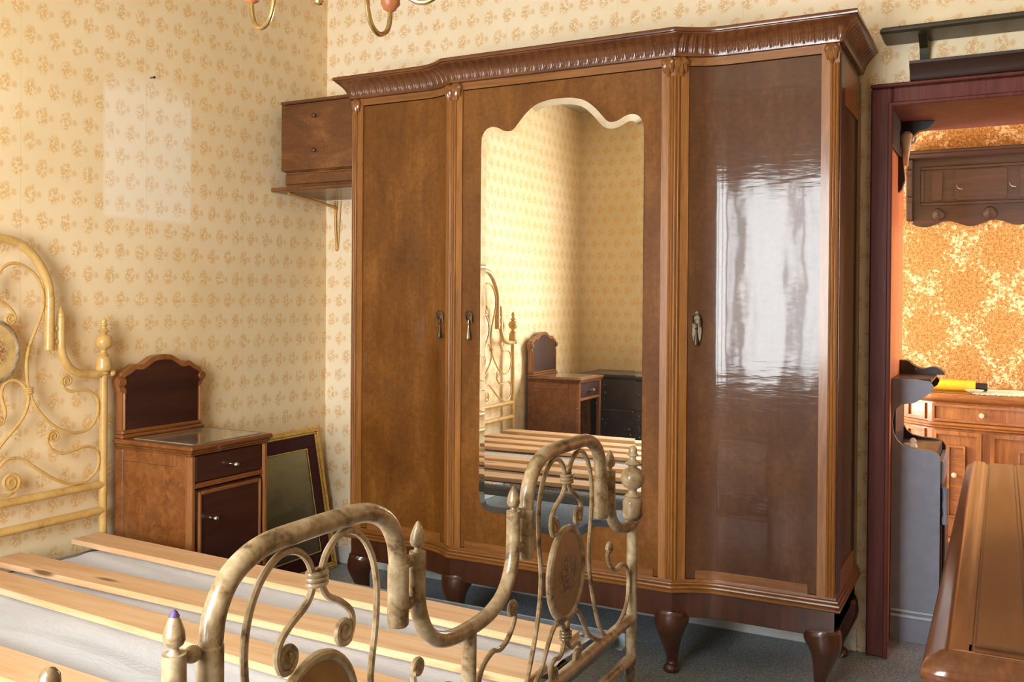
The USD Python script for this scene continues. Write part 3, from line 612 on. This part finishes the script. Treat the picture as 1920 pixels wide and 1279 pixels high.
for c in (-UH, UH):
    hoopset(head, XH, c, hh, 'bed_ochre')
    for q in (-.130, .130): bed.part('tie', collar(XH, c+q, .984, .011), 'bed_ochre', under=head)
    bed.part('tie', collar(XH, c, 1.342, .011), 'bed_ochre', under=head)
    mname = 'medallion_paint_head_%d' % (1 if c > 0 else 0)
    medal(mname, (XH, BY+c, 1.12), rgb(150, 62, 40), rgb(110, 84, 50), rgb(214, 178, 112))
    medallion(head, XH, c, 1.12, mname, -1)
# side rails hooked between the posts
for s in (-1, 1):
    bed.part('side_rail', [box(XH+.012, XF-.012, BY+s*.850, BY+s*.856, .372, .410, .002), box(XH+.012, XF-.012, BY+s*.826, BY+s*.852, .372, .377, .001)], 'grey_steel')
# metal spring base lying on the side rails
bb = Thing('spring_base', (1.09, BY, .377), 'grey metal spring frame lying inside the iron bed under the slats', 'spring base')
by0, by1, bx0, bx1, bz = BY-.823, BY+.823, .14, 2.088, .409
for y0, y1 in ((by1-.028, by1), (by0, by0+.028)):
    r_ = bb.part('side_bar', [box(bx0, bx1, y0, y1, .395, bz, .002), box(bx0, bx1, (y1-.004) if y1 == by1 else y0, y1 if y1 == by1 else y0+.004, .377, .40, .001)], 'grey_steel')
    yy = y0-.006 if y1 == by1 else y1+.006
    bb.part('spring_hook', [box(x, x+.011, yy-.008, yy+.010, .404, .411, .001) for x in np.arange(bx0+.05, bx1-.06, .021)], 'pale_steel', under=r_, kind='stuff', smooth=False)
for x0, x1 in ((bx0, bx0+.03), (bx1-.032, bx1)): bb.part('end_bar', box(x0, x1, by0+.028, by1-.028, .386, bz-.001, .002), 'grey_steel')
bb.part('hook_strip', [box(bx1-.062, bx1-.036, y, y+.006, .400, .412, .001) for y in np.arange(BY+.50, BY+.60, .011)], 'bronze', kind='stuff')
for k in range(7): bb.part('cross_wire', tube([(bx0+.03, by0+.2+.2*k, .393), (bx1-.03, by0+.2+.2*k, .393)], .0025, 6), 'grey_steel')
# crumpled white cloth over the springs
gx, gy = np.meshgrid(np.linspace(.185, 2.045, 150), np.linspace(by0+.05, by1-.062, 110), indexing='ij')
pp = np.stack([gx*2.2 + .6*gy, gy*7.0, 0*gx], -1)
hz = .4135 + .0045*meshkit.fbm(pp, 4, 3) + .006*np.abs(np.sin(gy*23 + gx*2.2 + 4*meshkit.noise(pp*.6, 9)))**3*meshkit.noise(np.stack([gx*1.5, gy*3, 0*gx], -1), 5) + .0025*np.sin(gy*60+gx*9 + 6*meshkit.noise(pp*.9, 12))*meshkit.noise(pp*.5, 7)
hz = np.minimum(hz, .4235)
nx, ny = gx.shape; ed = .012*meshkit.noise(np.stack([gx*9, gy*9, 0*gx], -1), 21)
tv = np.stack([gx + ed*(np.arange(nx)[:, None] == 0)*2, gy, hz], -1).reshape(-1, 3); bv_ = tv - [0, 0, .0012]
qd = [(i*ny+j, (i+1)*ny+j, (i+1)*ny+j+1, i*ny+j+1) for i in range(nx-1) for j in range(ny-1)]
tf = quads(qd); N = nx*ny
bo = [i*ny for i in range(nx)] + [(nx-1)*ny+j for j in range(1, ny)] + [i*ny+ny-1 for i in range(nx-2, -1, -1)] + [j for j in range(ny-2, 0, -1)]
wl = quads([(bo[i], N+bo[i], N+bo[(i+1) % len(bo)], bo[(i+1) % len(bo)]) for i in range(len(bo))])
single('white_cloth', fix(np.vstack([tv, bv_]), np.vstack([tf, tf[:, ::-1]+N, wl])), 'bed_cloth', 'creased white cloth spread over the spring base beneath the pine slats', 'cloth', smooth=60)
# loose pine slats
def slat(p, q, w, x0, x1, lab):
    """p, q: y of the slat's middle at x=0 and at x=2."""
    v, f = box(x0, x1, -w/2, w/2, .4240, .4440, .003); v[:, 1] += p + (q-p)*v[:, 0]/2
    single('pine_slat', (v, f), 'pine', lab, 'slat', 'pine bed slats')
S = [(-1.428, -1.518, .118, .03, 2.03, 'pine slat nearest the wardrobe, its end beside the headboard post'),
     (-1.738, -1.752, .112, -.0, 2.05, 'knotty pine slat second from the wardrobe, after the widest strip of bare cloth'),
     (-1.888, -2.002, .108, .02, 2.05, 'pine slat third from the wardrobe, lying close beside the knotty one'),
     (-2.268, -2.345, .115, .03, 2.05, 'pine slat in the bottom left corner, across a wide stretch of bare cloth'),
     (-2.475, -2.500, .115, .02, 2.05, 'pine slat fifth from the wardrobe, below the frame, seen in the mirror'),
     (-2.665, -2.690, .115, .02, 2.05, 'pine slat sixth from the wardrobe, seen only in the mirror'),
     (-2.905, -2.915, .115, .02, 2.05, 'pine slat along the far edge of the bed, seen only in the mirror')]
for a in S: slat(a[0], a[1], a[2], max(a[3], .075), a[4], a[5])

# ------------------------------------------------------------------ nightstands
def nightstand(y0, label, open_niche=False):
    """y0: the low-y side of the body; .39 wide along y, back to the wall."""
    x0, x1, w = .03, .425, .392; y1 = y0 + w
    t = Thing('nightstand', ((x0+x1)/2, (y0+y1)/2, 0), label, 'nightstand', 'nightstands either side of the bed')
    zt = .735
    for a, b, k in ((y0, y0+.018, 0), (y1-.018, y1, 1)):
        sp = t.part('side_panel', box(x0, x1-.02, a, b, .06, zt, .002), 'mahogany')
        yo = a-.004 if k == 0 else b+.004
        t.parts('side_stile', [box(x0, x0+.045, min(a, yo), max(b, yo), .06, zt, .003), box(x1-.075, x1-.02, min(a, yo), max(b, yo), .06, zt, .003)], 'mahogany', under=sp)
        t.parts('side_rail', [box(x0+.045, x1-.075, min(a, yo), max(b, yo), c, d, .003) for c, d in ((.06, .13), (.69, zt))], 'mahogany', under=sp)
    t.part('back', box(x0, x0+.012, y0+.018, y1-.018, .06, zt, .001), 'mahogany_shaded')
    t.parts('shelf_board', [box(x0+.012, x1-.03, y0+.018, y1-.018, z, z+.016, .001) for z in (.09, .612)], 'mahogany_shaded')
    for a, b in ((y0-.002, y0+.024), (y1-.024, y1+.002)):
        t.part('front_stile', box(x1-.03, x1+.004, a, b, .05, zt, .007), 'mahogany_edge')
    t.parts('front_rail', [box(x1-.03, x1, y0+.024, y1-.024, .612, .632, .004), box(x1-.03, x1, y0+.024, y1-.024, .05, .105, .003)], 'mahogany')
    dw = t.part('drawer', [box(x1-.2, x1-.002, y0+.027, y1-.027, .634, .732, .004)], 'mahogany_shaded')
    knob = lambda y, z: lathe([(.006, 0), (.004, .006), (.004, .014), (.009, .019), (.0115, .026), (.0105, .033), (.006, .038), (0, .039)], (x1, y, z), 16, 'x')
    t.part('knob', knob((y0+y1)/2, .680), 'steel', under=dw, label='round bright metal knob')
    if not open_niche:
        d = t.part('door', box(x1-.022, x1-.002, y0+.027, y1-.027, .110, .608, .003), 'mahogany_shaded')
        ya, yb = y0+.036, y1-.036
        t.parts('door_moulding', [box(x1-.006, x1+.006, ya, ya+.014, .125, .600, .004), box(x1-.006, x1+.006, yb-.010, yb, .125, .600, .004)], 'mahogany_edge', under=d)
        t.parts('door_rail', [box(x1-.006, x1+.005, ya+.014, yb-.010, .586, .602, .004), box(x1-.006, x1+.005, ya+.014, yb-.010, .122, .138, .004)], 'mahogany', under=d)
        t.part('knob', knob(y0+.094, .497), 'steel', under=d, label='round bright metal knob')
    pth = np.array([(x0, y1), (x0, y0), (x1, y0), (x1, y1), (x0, y1)])[:0]
    t.part('top', [box(x0, x1+.004, y0-.004, y1+.004, zt, zt+.008, .003), box(x0, x1+.012, y0-.010, y1+.010, zt+.008, zt+.018, .005), box(x0, x1+.020, y0-.016, y1+.016, zt+.018, zt+.036, .006)], 'mahogany')
    t.part('top_slab', box(x0+.075, x1-.012, y0+.022, y1-.022, zt+.035, zt+.0395, .0015), 'top_slab', label='grey glass slab on the top')
    t.part('plinth', [box(x0, x1-.02, y0+.004, y1-.004, 0, .05, .003), box(x1-.03, x1+.006, y0-.004, y1+.004, .035, .055, .005)], 'mahogany')
    # back board with a humped, eared outline
    L = [(-.194, .800), (-.194, .938), (-.200, .948), (-.207, .968), (-.212, .986), (-.209, .999), (-.198, 1.008), (-.190, 1.020), (-.160, 1.034), (-.135, 1.049), (-.112, 1.047), (-.092, 1.050), (-.060, 1.068), (-.035, 1.078), (0, 1.081)]
    half_ = spline(L, 4); pts = np.vstack([half_, (half_[::-1]*[-1, 1])[1:]]); yc = (y0+y1)/2
    pl = Polygon(np.vstack([pts, [(.194, zt+.03), (-.194, zt+.03)]]))
    bd = t.part('back_board', extrude(Polygon(np.array(pl.exterior.coords) + [yc, 0]), x0, x0+.034, 'x'), 'mahogany_edge')
    inr = pl.buffer(-.020).intersection(Polygon([(-.3, .80), (.3, .80), (.3, 1.2), (-.3, 1.2)]))
    t.part('board_panel', extrude(Polygon(np.array(inr.exterior.coords) + [yc, 0]), x0+.030, x0+.0375, 'x'), 'mahogany_shaded', under=bd)
    t.parts('board_bead', [box(x0+.03, x0+.042, yc+s*.186-.005, yc+s*.186+.005, .80, .945, .004) for s in (-1, 1)], 'mahogany_edge', under=bd)
    t.parts('board_ear', [lathe([(0, -.010), (.016, -.010), (.019, 0), (.016, .010), (0, .010)], (x0+.034, yc+s*.196, .985), 16, 'x') for s in (-1, 1)], 'mahogany', under=bd)
    t.part('board_foot', [box(x0, x0+.048, yc-.205, yc+.205, zt+.036, .785, .004), box(x0, x0+.042, yc-.198, yc+.198, .785, .802, .005)], 'mahogany', under=bd)
    return t
nightstand(-1.270, 'mahogany nightstand with humped back board between the headboard and the leaning picture')
nightstand(-3.700, 'mahogany nightstand beyond the bed with an open niche, seen only in the mirror', True)

# ------------------------------------------------------------------ framed picture leaning in the corner
pf = Thing('picture_frame', (.12, -.32, 0), 'gilt framed picture with a maroon mount leaning against the left wall', 'framed picture')
HP, WP, LEAN = .688, .62, math.asin(.125/.688)
def lean(mesh):
    v, f = arr(mesh); x, y, z = v.T   # built upright: x = out of the picture, z up
    c, s = math.cos(LEAN), math.sin(LEAN)
    return np.stack([.143 + x*c - z*s, y, x*s + z*c + .001], 1), f
ya, yb = -.070-WP, -.070
def moul(h):
    out = []
    for k, (w0, w1, d) in enumerate(((0, .012, .018), (.010, .024, .024), (.022, .034, .016))):
        out += [box(-.02, d-.02, ya+w0, yb-w0, HP-w1, HP-w0, .003), box(-.02, d-.02, ya+w0, yb-w0, w0, w1, .003), box(-.02, d-.02, ya+w0, ya+w1, w1, HP-w1, .003), box(-.02, d-.02, yb-w1, yb-w0, w1, HP-w1, .003)]
    return out
pf.part('frame', lean(moul(0)), 'gold')
pf.part('backing', lean(box(-.026, -.018, ya+.01, yb-.01, .01, HP-.01, .001)), 'mahogany_shaded')
pf.part('mount', lean([box(-.016, -.010, ya+.03, yb-.03, HP-.098, HP-.03, .001), box(-.016, -.010, ya+.03, yb-.03, .03, .098, .001), box(-.016, -.010, ya+.03, ya+.098, .09, HP-.09, .001), box(-.016, -.010, yb-.098, yb-.03, .09, HP-.09, .001)]), 'maroon_mat')
pf.part('slip', lean([box(-.013, -.0085, ya+.095, yb-.095, HP-.101, HP-.096, .001), box(-.013, -.0085, ya+.095, yb-.095, .096, .101, .001), box(-.013, -.0085, ya+.095, ya+.101, .1, HP-.1, .001), box(-.013, -.0085, yb-.101, yb-.095, .1, HP-.1, .001)]), 'gold')
pf.part('print', lean(box(-.018, -.013, ya+.09, yb-.09, .09, HP-.09, .0005)), 'landscape_print', label='dark olive landscape print')

# ------------------------------------------------------------------ corner shelf with a two-drawer box
sh = Thing('wall_shelf', (.25, -.2, 1.81), 'brown corner shelf on brass brackets behind the wardrobe', 'shelf')
sh.part('board', box(.003, .535, -.405, -.003, 1.795, 1.8135, .004), 'burl_box')
for x in (.072, .46):
    b_ = [tube(spline([(x-.0, -.004, 1.79), (x-.004, -.012, 1.70), (x, -.006, 1.55)], 8), .005, 8), tube([(x+.022, -.006, 1.79), (x+.006, -.006, 1.55)], .004, 8), tube([(x-.016, -.006, 1.79), (x-.006, -.006, 1.55)], .004, 8), ball((x, -.007, 1.548), .0065),
          tube(spline([(x, -.012, 1.755), (x, -.12, 1.768), (x, -.30, 1.784), (x, -.36, 1.790)], 6), .007, 8)]
    sh.part('bracket', b_, 'shelf_bracket')
db = Thing('drawer_box', (.3, -.2, 1.8135), 'mottled brown wooden box with two small knobs standing on the corner shelf', 'box')
db.part('carcass', [box(.062, .474, -.385, -.01, 1.884, 2.19, .003)], 'burl_box')
db.part('lid', box(.056, .480, -.402, -.006, 2.19, 2.205, .004), 'burl_box')
db.part('base', [box(.072, .464, -.378, -.02, 1.8137, 1.884, .003), box(.076, .460, -.388, -.370, 1.826, 1.872, .003)], 'burl_box')
d_ = db.part('front', box(.062, .474, -.400, -.384, 1.887, 2.187, .002), 'burl_box')
for z in (1.970, 2.125): db.part('knob', lathe([(.004, 0), (.004, .008), (.010, .013), (.010, .018), (0, .023)], (.262, -.400, z), 14, 'y'), 'bronze', under=d_)

# ------------------------------------------------------------------ shelf unit over the door
od_ = Thing('over_door_shelf', (3.0, -.1, 2.05), 'dark wooden shelf on a bracket above the doorway with a moulded lower rail', 'shelf')
od_.part('board', [box(2.600, 3.60, -.175, -.002, 2.248, 2.272, .008)], 'shelf_dark')
for x in (2.735, 3.40):
    od_.part('bracket', [extrude([(-.002, 2.125), (-.035, 2.13), (-.028, 2.17), (-.05, 2.215), (-.10, 2.240), (-.13, 2.248), (-.002, 2.248)], x-.014, x+.014, 'x')], 'shelf_dark')
od_.part('lower_rail', sweep([(.0, 2.104), (.045, 2.104), (.052, 2.112), (.062, 2.135), (.078, 2.150), (.084, 2.156), (.084, 2.166), (.0, 2.166)], [(2.690, 0.002), (2.690, -.002), (3.56, -.002), (3.56, .002)][1:3]), 'pelmet_dark')

# ------------------------------------------------------------------ chandelier (only the arms hang into the frame)
HC = np.array([1.780, -2.214, 0.0]); HZ, HS = 1.879, .884
ch = Thing('chandelier', (HC[0], HC[1], HZ), 'brass chandelier with turned wooden cups on looped arms above the bed', 'chandelier')
ch.part('stem', lathe([(0, HZ+.008), (.008, HZ+.012), (.0115, HZ+.021), (.008, HZ+.031), (.005, HZ+.045), (.02, HZ+.07), (.032, HZ+.10), (.034, HZ+.14), (.02, HZ+.18), (.012, HZ+.22), (.02, HZ+.27), (.012, HZ+.32), (.007, HZ+.36), (.007, WZ-.05), (.05, WZ-.04), (.055, WZ)], (HC[0], HC[1], 0), 20), 'brass')
for k in range(5):
    a = YAW + math.radians(-8 + 72*k); d = np.array([math.cos(a), math.sin(a), 0])
    P = lambda r, z: HC + d*r*HS + [0, 0, HZ + z*HS]
    ar = ch.part('arm', tube(spline([P(.02, .11), P(.09, .16), P(.15, .165), P(.182, .12), P(.190, .06), P(.208, .022), P(.240, .008), P(.272, .022), P(.288, .055), P(.290, .105)], 8), .0055, 10), 'brass')
    ch.part('cup', lathe([(.006, .068), (.016, .074), (.022, .086), (.021, .094), (.026, .104), (.030, .122), (.028, .147), (.034, .152), (.030, .158), (.010, .158)], P(.290, 0), 18), 'turned_wood', under=ar)
    ch.part('candle', lathe([(.011, .158), (.011, .242), (.006, .247), (0, .248)], P(.290, 0), 14), 'ceramic', under=ar)

# ------------------------------------------------------------------ dresser beside the camera
ds = Thing('dresser', (3.2, -1.77, 0), 'polished brown dresser in the right foreground with a moulded top edge', 'dresser')
dx0, dx1, dy0, dy1, dz = 2.914, 3.44, -2.518, -1.020, .900
ds.part('body', [box(dx0+.03, dx1, dy0+.03, dy1-.01, .07, .842, .004)], 'dresser_wood')
ds.part('plinth', box(dx0+.02, dx1, dy0+.02, dy1, 0, .075, .004), 'dresser_edge')
ds.part('end_panel', quad_frame(dx0+.036, dx1-.005, .09, .836, .06, dy0+.018, dy0+.032), 'dresser_wood')
edge = [(-.05, .842), (.0, .842), (.004, .848), (.012, .852), (.016, .858), (.024, .862), (.030, .872), (.030, .880), (.026, .888), (.018, .892), (.010, .899), (.0, .900), (-.012, .898), (-.018, .893), (-.05, .893)]
ds.part('top_moulding', sweep(edge, [(dx0+.03, dy1), (dx0+.03, dy0+.10), (dx0+.03, dy0+.031), (dx0+.03, dy0+.03), (dx0+.031, dy0+.03), (dx0+.10, dy0+.03), (dx1, dy0+.03)]), 'dresser_edge', smooth=40)
tp = ds.part('top', [box(dx0+.05, dx1, dy0+.05, dy1, .85, .8945, .002)], 'dresser_wood')
for x0, x1 in ((dx0+.054, dx0+.108), (dx0+.113, dx0+.50)):
    ds.part('top_panel', box(x0, x1, dy0+.070, dy1-.001, .890, .898, .002), 'dresser_wood')
for k in range(3):
    dd = ds.part('drawer', box(dx0+.018, dx0+.032, dy0+.05, dy1-.03, .11+.245*k, .335+.245*k, .004), 'dresser_wood')
    for q in (.35, 1.12): ds.part('knob', lathe([(.008, 0), (.007, .01), (.016, .016), (.015, .024), (0, .028)], (dx0+.018, dy0+q, .22+.245*k), 14, 'x') if False else swap(lathe([(.008, 0), (.007, .01), (.016, .016), (.015, .024), (0, .028)], (0, 0, 0), 14, 'x'), lambda v: v*[-1, 1, 1] + [dx0+.018, dy0+q, .22+.245*k]), 'old_brass_pull', under=dd)

# ------------------------------------------------------------------ dark chest by the front wall (seen in the mirror)
ct = Thing('chest_of_drawers', (.7, -3.97, 0), 'dark chest of drawers against the front wall, seen only in the mirror', 'chest of drawers')
cx0, cx1, cy0, cy1 = .20, 1.20, WY+.02, -3.82
ct.part('body', box(cx0, cx1, cy0, cy1-.012, .04, .745, .003), 'chest_dark')
ct.part('top', box(cx0-.012, cx1+.012, cy0, cy1+.012, .745, .770, .005), 'chest_dark')
ct.part('plinth', box(cx0+.01, cx1-.01, cy0+.01, cy1-.02, 0, .04, .002), 'chest_dark')
for k in range(3):
    dd = ct.part('drawer', box(cx0+.015, cx1-.015, cy1-.014, cy1+.004, .07+.226*k, .285+.226*k, .004), 'chest_dark')
    for q in (.22, .78): ct.part('knob', swap(lathe([(.006, 0), (.005, .01), (.012, .014), (.011, .02), (0, .023)], (0, 0, 0), 12, 'y'), lambda v: v*[1, -1, 1] + [cx0+q, cy1+.004, .18+.226*k]), 'bronze', under=dd)

# ------------------------------------------------------------------ hall stand in the doorway
hs = Thing('hall_stand', (2.7, .4, 0), 'dark grey narrow hall stand with a scooped side just inside the doorway', 'hall stand')
E_ = DX0 + .006
cprof = [(E_, .0), (2.790, .0), (2.790, .715), (2.780, .732), (2.755, .741), (2.70, .744), (2.662, .752), (2.640, .770), (2.625, .797), (2.619, .838), (2.626, .885), (2.650, .912), (2.696, .920), (2.725, .938), (2.757, .965), (2.765, .984), (2.750, 1.006), (2.705, 1.012), (E_, 1.012)]
hs.part('end_panel', extrude(cprof, .195, .217, 'y'), 'hall_stand_lit')
hs.part('end_panel', extrude(cprof, .560, .585, 'y'), 'hall_stand_dark')
hs.part('body', box(E_, 2.778, .217, .560, .06, .735, .002), 'hall_stand_dark')
hs.part('back', box(E_, E_+.012, .217, .560, .735, 1.01, .001), 'hall_stand_dark')
hs.part('shelf', box(E_, 2.755, .205, .575, .995, 1.012, .004), 'hall_stand_dark')
cr = spline([(.0, .055), (.03, .052), (.05, .036), (.085, .022), (.12, .030), (.145, .026), (.165, .010), (.168, 0)], 5)
hs.part('crest', extrude(np.vstack([cr + [E_, 1.012], [(E_, 1.010)]]), .50, .575, 'y'), 'hall_stand_dark')
hs.part('plinth_trim', [box(E_, 2.797, .186, .197, .112, .122, .004), box(E_, 2.797, .184, .197, .092, .104, .004)], 'pale_steel')
hs.part('plinth', box(E_, 2.790, .197, .58, 0, .06, .002), 'hall_stand_dark')
hd_ = hs.part('front_door', [box(2.778, 2.797, .225, .553, .10, .60, .004), box(2.797, 2.806, .26, .52, .15, .55, .004)], 'hall_stand_dark')
hs.part('drawer', [box(2.778, 2.800, .225, .553, .61, .70, .004)], 'hall_stand_lit')
hs.part('turned_column', lathe([(.010, .46), (.012, .48), (.006, .50), (.011, .53), (.007, .57), (.012, .60)], (2.806, .226, 0), 14), 'hall_stand_lit')
orn = Thing('ornament', (2.69, .26, .735), 'small pale china ornament in the scoop of the hall stand', 'ornament')
orn.part('body', lathe([(.014, .7355), (.018, .745), (.012, .760), (.014, .768), (.008, .778), (0, .781)], (2.690, .25, 0), 16), 'ceramic')
orn.part('wing', ball((2.672, .25, .752), .013, s=(1.3, .6, .7)), 'ceramic')
# carved bracket shelf on the reveal with a pale vase
br = Thing('reveal_bracket', (DX0, .4, 1.98), 'black carved bracket hung in the upper corner of the doorway', 'bracket')
br.part('scroll', extrude([(E_, 2.028), (2.748, 2.028), (2.742, 2.014), (2.722, 1.998), (2.690, 1.992), (2.668, 1.972), (2.662, 1.952), (2.640, 1.946), (2.630, 1.93), (2.634, 1.86), (2.640, 1.80), (2.628, 1.76), (E_, 1.75)], .36, .40, 'y'), 'black_cap')
br.part('back_plate', box(E_, E_+.010, .03, .585, 1.89, 2.026, .003), 'black_cap')  # shadow on the upper reveal, built as a thin black plate
va = br.part('vase', lathe([(.008, 1.850), (.010, 1.880), (.016, 1.920), (.024, 1.955), (.022, 1.975), (.012, 1.985), (0, 1.986)], (E_+.030, .33, 0), 18), 'ceramic', label='pale vase-shaped carving')
br.part('vase_handle', tube(spline([(E_+.048, .33, 1.935), (E_+.060, .33, 1.945), (E_+.066, .33, 1.962)], 5), .005, 8), 'ceramic', under=va)

# ------------------------------------------------------------------ coat rack on the hall's far wall
rk = Thing('coat_rack', (3.1, 2.05, 1.8), 'dark wooden coat rack with a top shelf and round pegs on the damask wall', 'coat rack')
ry = 2.098
rk.part('shelf', [sweep([(0, 2.118), (.10, 2.118), (.106, 2.124), (.112, 2.136), (.124, 2.142), (.126, 2.150), (.122, 2.158), (0, 2.158)], [(2.50, ry), (3.72, ry)])], 'rack_wood')
wav = [(x, 1.752 + .016*math.cos((x-2.715)*2*PI/.235)) for x in np.linspace(2.535, 3.685, 70)]
rk.part('back_board', extrude(wav + [(3.685, 2.12), (2.535, 2.12)], ry-.022, ry, 'y'), 'rack_wood')
rk.part('panel_frame', quad_frame(2.575, 3.645, 1.855, 2.075, .018, ry-.036, ry-.02), 'rack_wood')
for x0, x1 in ((2.62, 2.70), (2.74, 3.02), (3.06, 3.34), (3.38, 3.60)):
    rk.part('raised_panel', extrude(Polygon([(x0+.03, 1.90), (x1-.03, 1.90), (x1-.03, 2.03), (x0+.03, 2.03)]).buffer(.018), ry-.032, ry-.02, 'y'), 'rack_wood')
for x in (2.52, 3.70): rk.part('end_bracket', [box(x-.016, x+.016, ry-.085, ry, 1.77, 2.118, .006), box(x-.018, x+.018, ry-.10, ry, 2.02, 2.06, .008), box(x-.017, x+.017, ry-.092, ry, 1.87, 1.91, .008)], 'rack_wood')
for x in (2.668, 2.926, 3.184, 3.442): rk.part('peg', lathe([(.030, 0), (.032, .006), (.014, .012), (.012, .04), (.026, .052), (.030, .062), (.024, .074), (0, .080)], (x, ry-.022, 1.806), 20, 'y'), 'rack_wood', label='round turned peg')
for x in (2.76, 3.02): rk.part('hook', tube(spline([(x, ry-.036, 1.965), (x+.012, ry-.05, 1.945), (x+.03, ry-.052, 1.94)], 5), .004, 8), 'old_brass_pull')

# ------------------------------------------------------------------ sideboard with a bowed front
sb = Thing('sideboard', (3.2, 1.85, 0), 'honey brown bow-fronted sideboard against the damask wall of the hall', 'sideboard')
def sby(x): return 1.665 - .085*math.sin(PI*np.clip((x-2.665)/1.3, 0, 1))
xs = np.linspace(2.665, 3.965, 40)
fr_ = [(2.525, 1.80)] + [(x, sby(x)) for x in xs] + [(4.105, 1.80)]
bk_ = [(4.105, 2.095), (2.525, 2.095)]
fpath = np.array(fr_)
sb.part('body', extrude(fr_ + bk_, .05, .79, 'z'), 'hall_wood')
sb.part('plinth', extrude([(x, y+.02) for x, y in fr_] + bk_, 0, .06, 'z'), 'hall_wood_rail')
sb.part('top', [sweep([(-.3, .79), (.006, .79), (.012, .797), (.026, .803), (.034, .815), (.034, .828), (.026, .838), (-.3, .838)][1:7] + [(-.02, .838), (-.02, .79)], fpath), extrude(fr_ + bk_, .79, .838, 'z')], 'hall_wood_rail')
sb.part('waist_moulding', sweep([(-.01, .655), (.010, .655), (.018, .662), (.014, .668), (.022, .676), (.016, .686), (.006, .690), (-.01, .690)], fpath), 'hall_wood_rail')
sb.part('plinth_moulding', sweep([(-.01, .06), (.02, .06), (.022, .075), (.012, .09), (-.01, .09)], fpath), 'hall_wood_rail')
def sfront(x0, x1, z0, z1, off, th):
    f = [(x, sby(x)-off) for x in np.linspace(x0, x1, 10)]; return extrude(f + [(x, y+th) for x, y in f[::-1]], z0, z1, 'z')
def sframe(x0, x1, z0, z1, w, off=.012): return [sfront(x0, x1, z1-w, z1, off, .014), sfront(x0, x1, z0, z0+w, off, .014), sfront(x0, x0+w, z0+w, z1-w, off, .014), sfront(x1-w, x1, z0+w, z1-w, off, .014)]
for x0, x1, kx in ((2.672, 3.29, 2.905), (3.34, 3.958, 3.60)):
    d1 = sb.part('drawer', sframe(x0, x1, .694, .782, .012), 'hall_wood_rail')
    sb.part('drawer_knob', swap(lathe([(.006, 0), (.005, .01), (.013, .016), (.012, .026), (0, .030)], (0, 0, 0), 14, 'y'), lambda v: v + [kx, sby(kx)-.002, .736]), 'ceramic', under=d1, label='white knob')
for x0, x1 in ((2.675, 2.905), (2.945, 3.29), (3.34, 3.685), (3.725, 3.955)):
    d1 = sb.part('door', sframe(x0, x1, .10, .645, .020), 'hall_wood')
    cx = (x0+x1)/2; w = .042 if x1-x0 < .3 else .05
    sb.part('raised_panel', sframe(cx-w, cx+w, .20, .572, .010, .02) + [sfront(cx-w+.01, cx+w-.01, .21, .562, .008, .01)], 'hall_wood_rail', under=d1)
    sb.part('door_knob', swap(lathe([(.006, 0), (.005, .01), (.013, .016), (.012, .026), (0, .030)], (0, 0, 0), 14, 'y'), lambda v: v + [x0+.105, sby(x0+.105)-.006, .42]), 'ceramic', under=d1)
# the canted left end has its own small panels
dv = np.array([2.665-2.525, 1.665-1.80]); Ln = np.linalg.norm(dv); dv /= Ln; nv = np.array([dv[1], -dv[0]])
def cant(a, b, z0, z1, off=.012):
    p = np.array([2.525, 1.80]); q = [p+dv*a, p+dv*b, p+dv*b+nv*off, p+dv*a+nv*off]; return extrude(q, z0, z1, 'z')
sb.parts('end_drawer', [cant(.03, Ln-.03, .768, .780), cant(.03, Ln-.03, .696, .708), cant(.03, .045, .708, .768), cant(Ln-.045, Ln-.03, .708, .768)], 'hall_wood_rail')
sb.parts('end_door', [cant(.03, Ln-.03, .63, .645), cant(.03, Ln-.03, .10, .115), cant(.03, .045, .115, .63), cant(Ln-.045, Ln-.03, .115, .63)], 'hall_wood_rail')
single('lace_runner', [extrude([(2.86 + .24*i/20, 1.66 + .012*(i % 2)) for i in range(21)] + [(3.7, 1.66), (3.7, 1.98), (2.9, 1.98)], .8385, .8415, 'z')], 'lace', 'pale green lace runner lying on the hall sideboard', 'runner', smooth=False)
yr = Thing('yellow_tube', (2.75, 1.78, .84), 'yellow roll with a black end lying on the hall sideboard', 'tube')
yr.part('body', lathe([(.028, 0), (.030, .004), (.030, .245), (.028, .25)], (2.622, 1.79, .8695), 20, 'x'), 'yellow_cover')
yr.part('cap', lathe([(.020, 0), (.022, .004), (.022, .05), (.018, .056)], (2.872, 1.79, .866), 18, 'x'), 'black_cap')
single('saucer', lathe([(.012, 0), (.030, .006), (.045, .016), (.046, .018), (.030, .010), (0, .005)], (2.868, 1.715, .8385), 22), 'ceramic', 'small white dish in front of the yellow roll on the sideboard', 'dish')
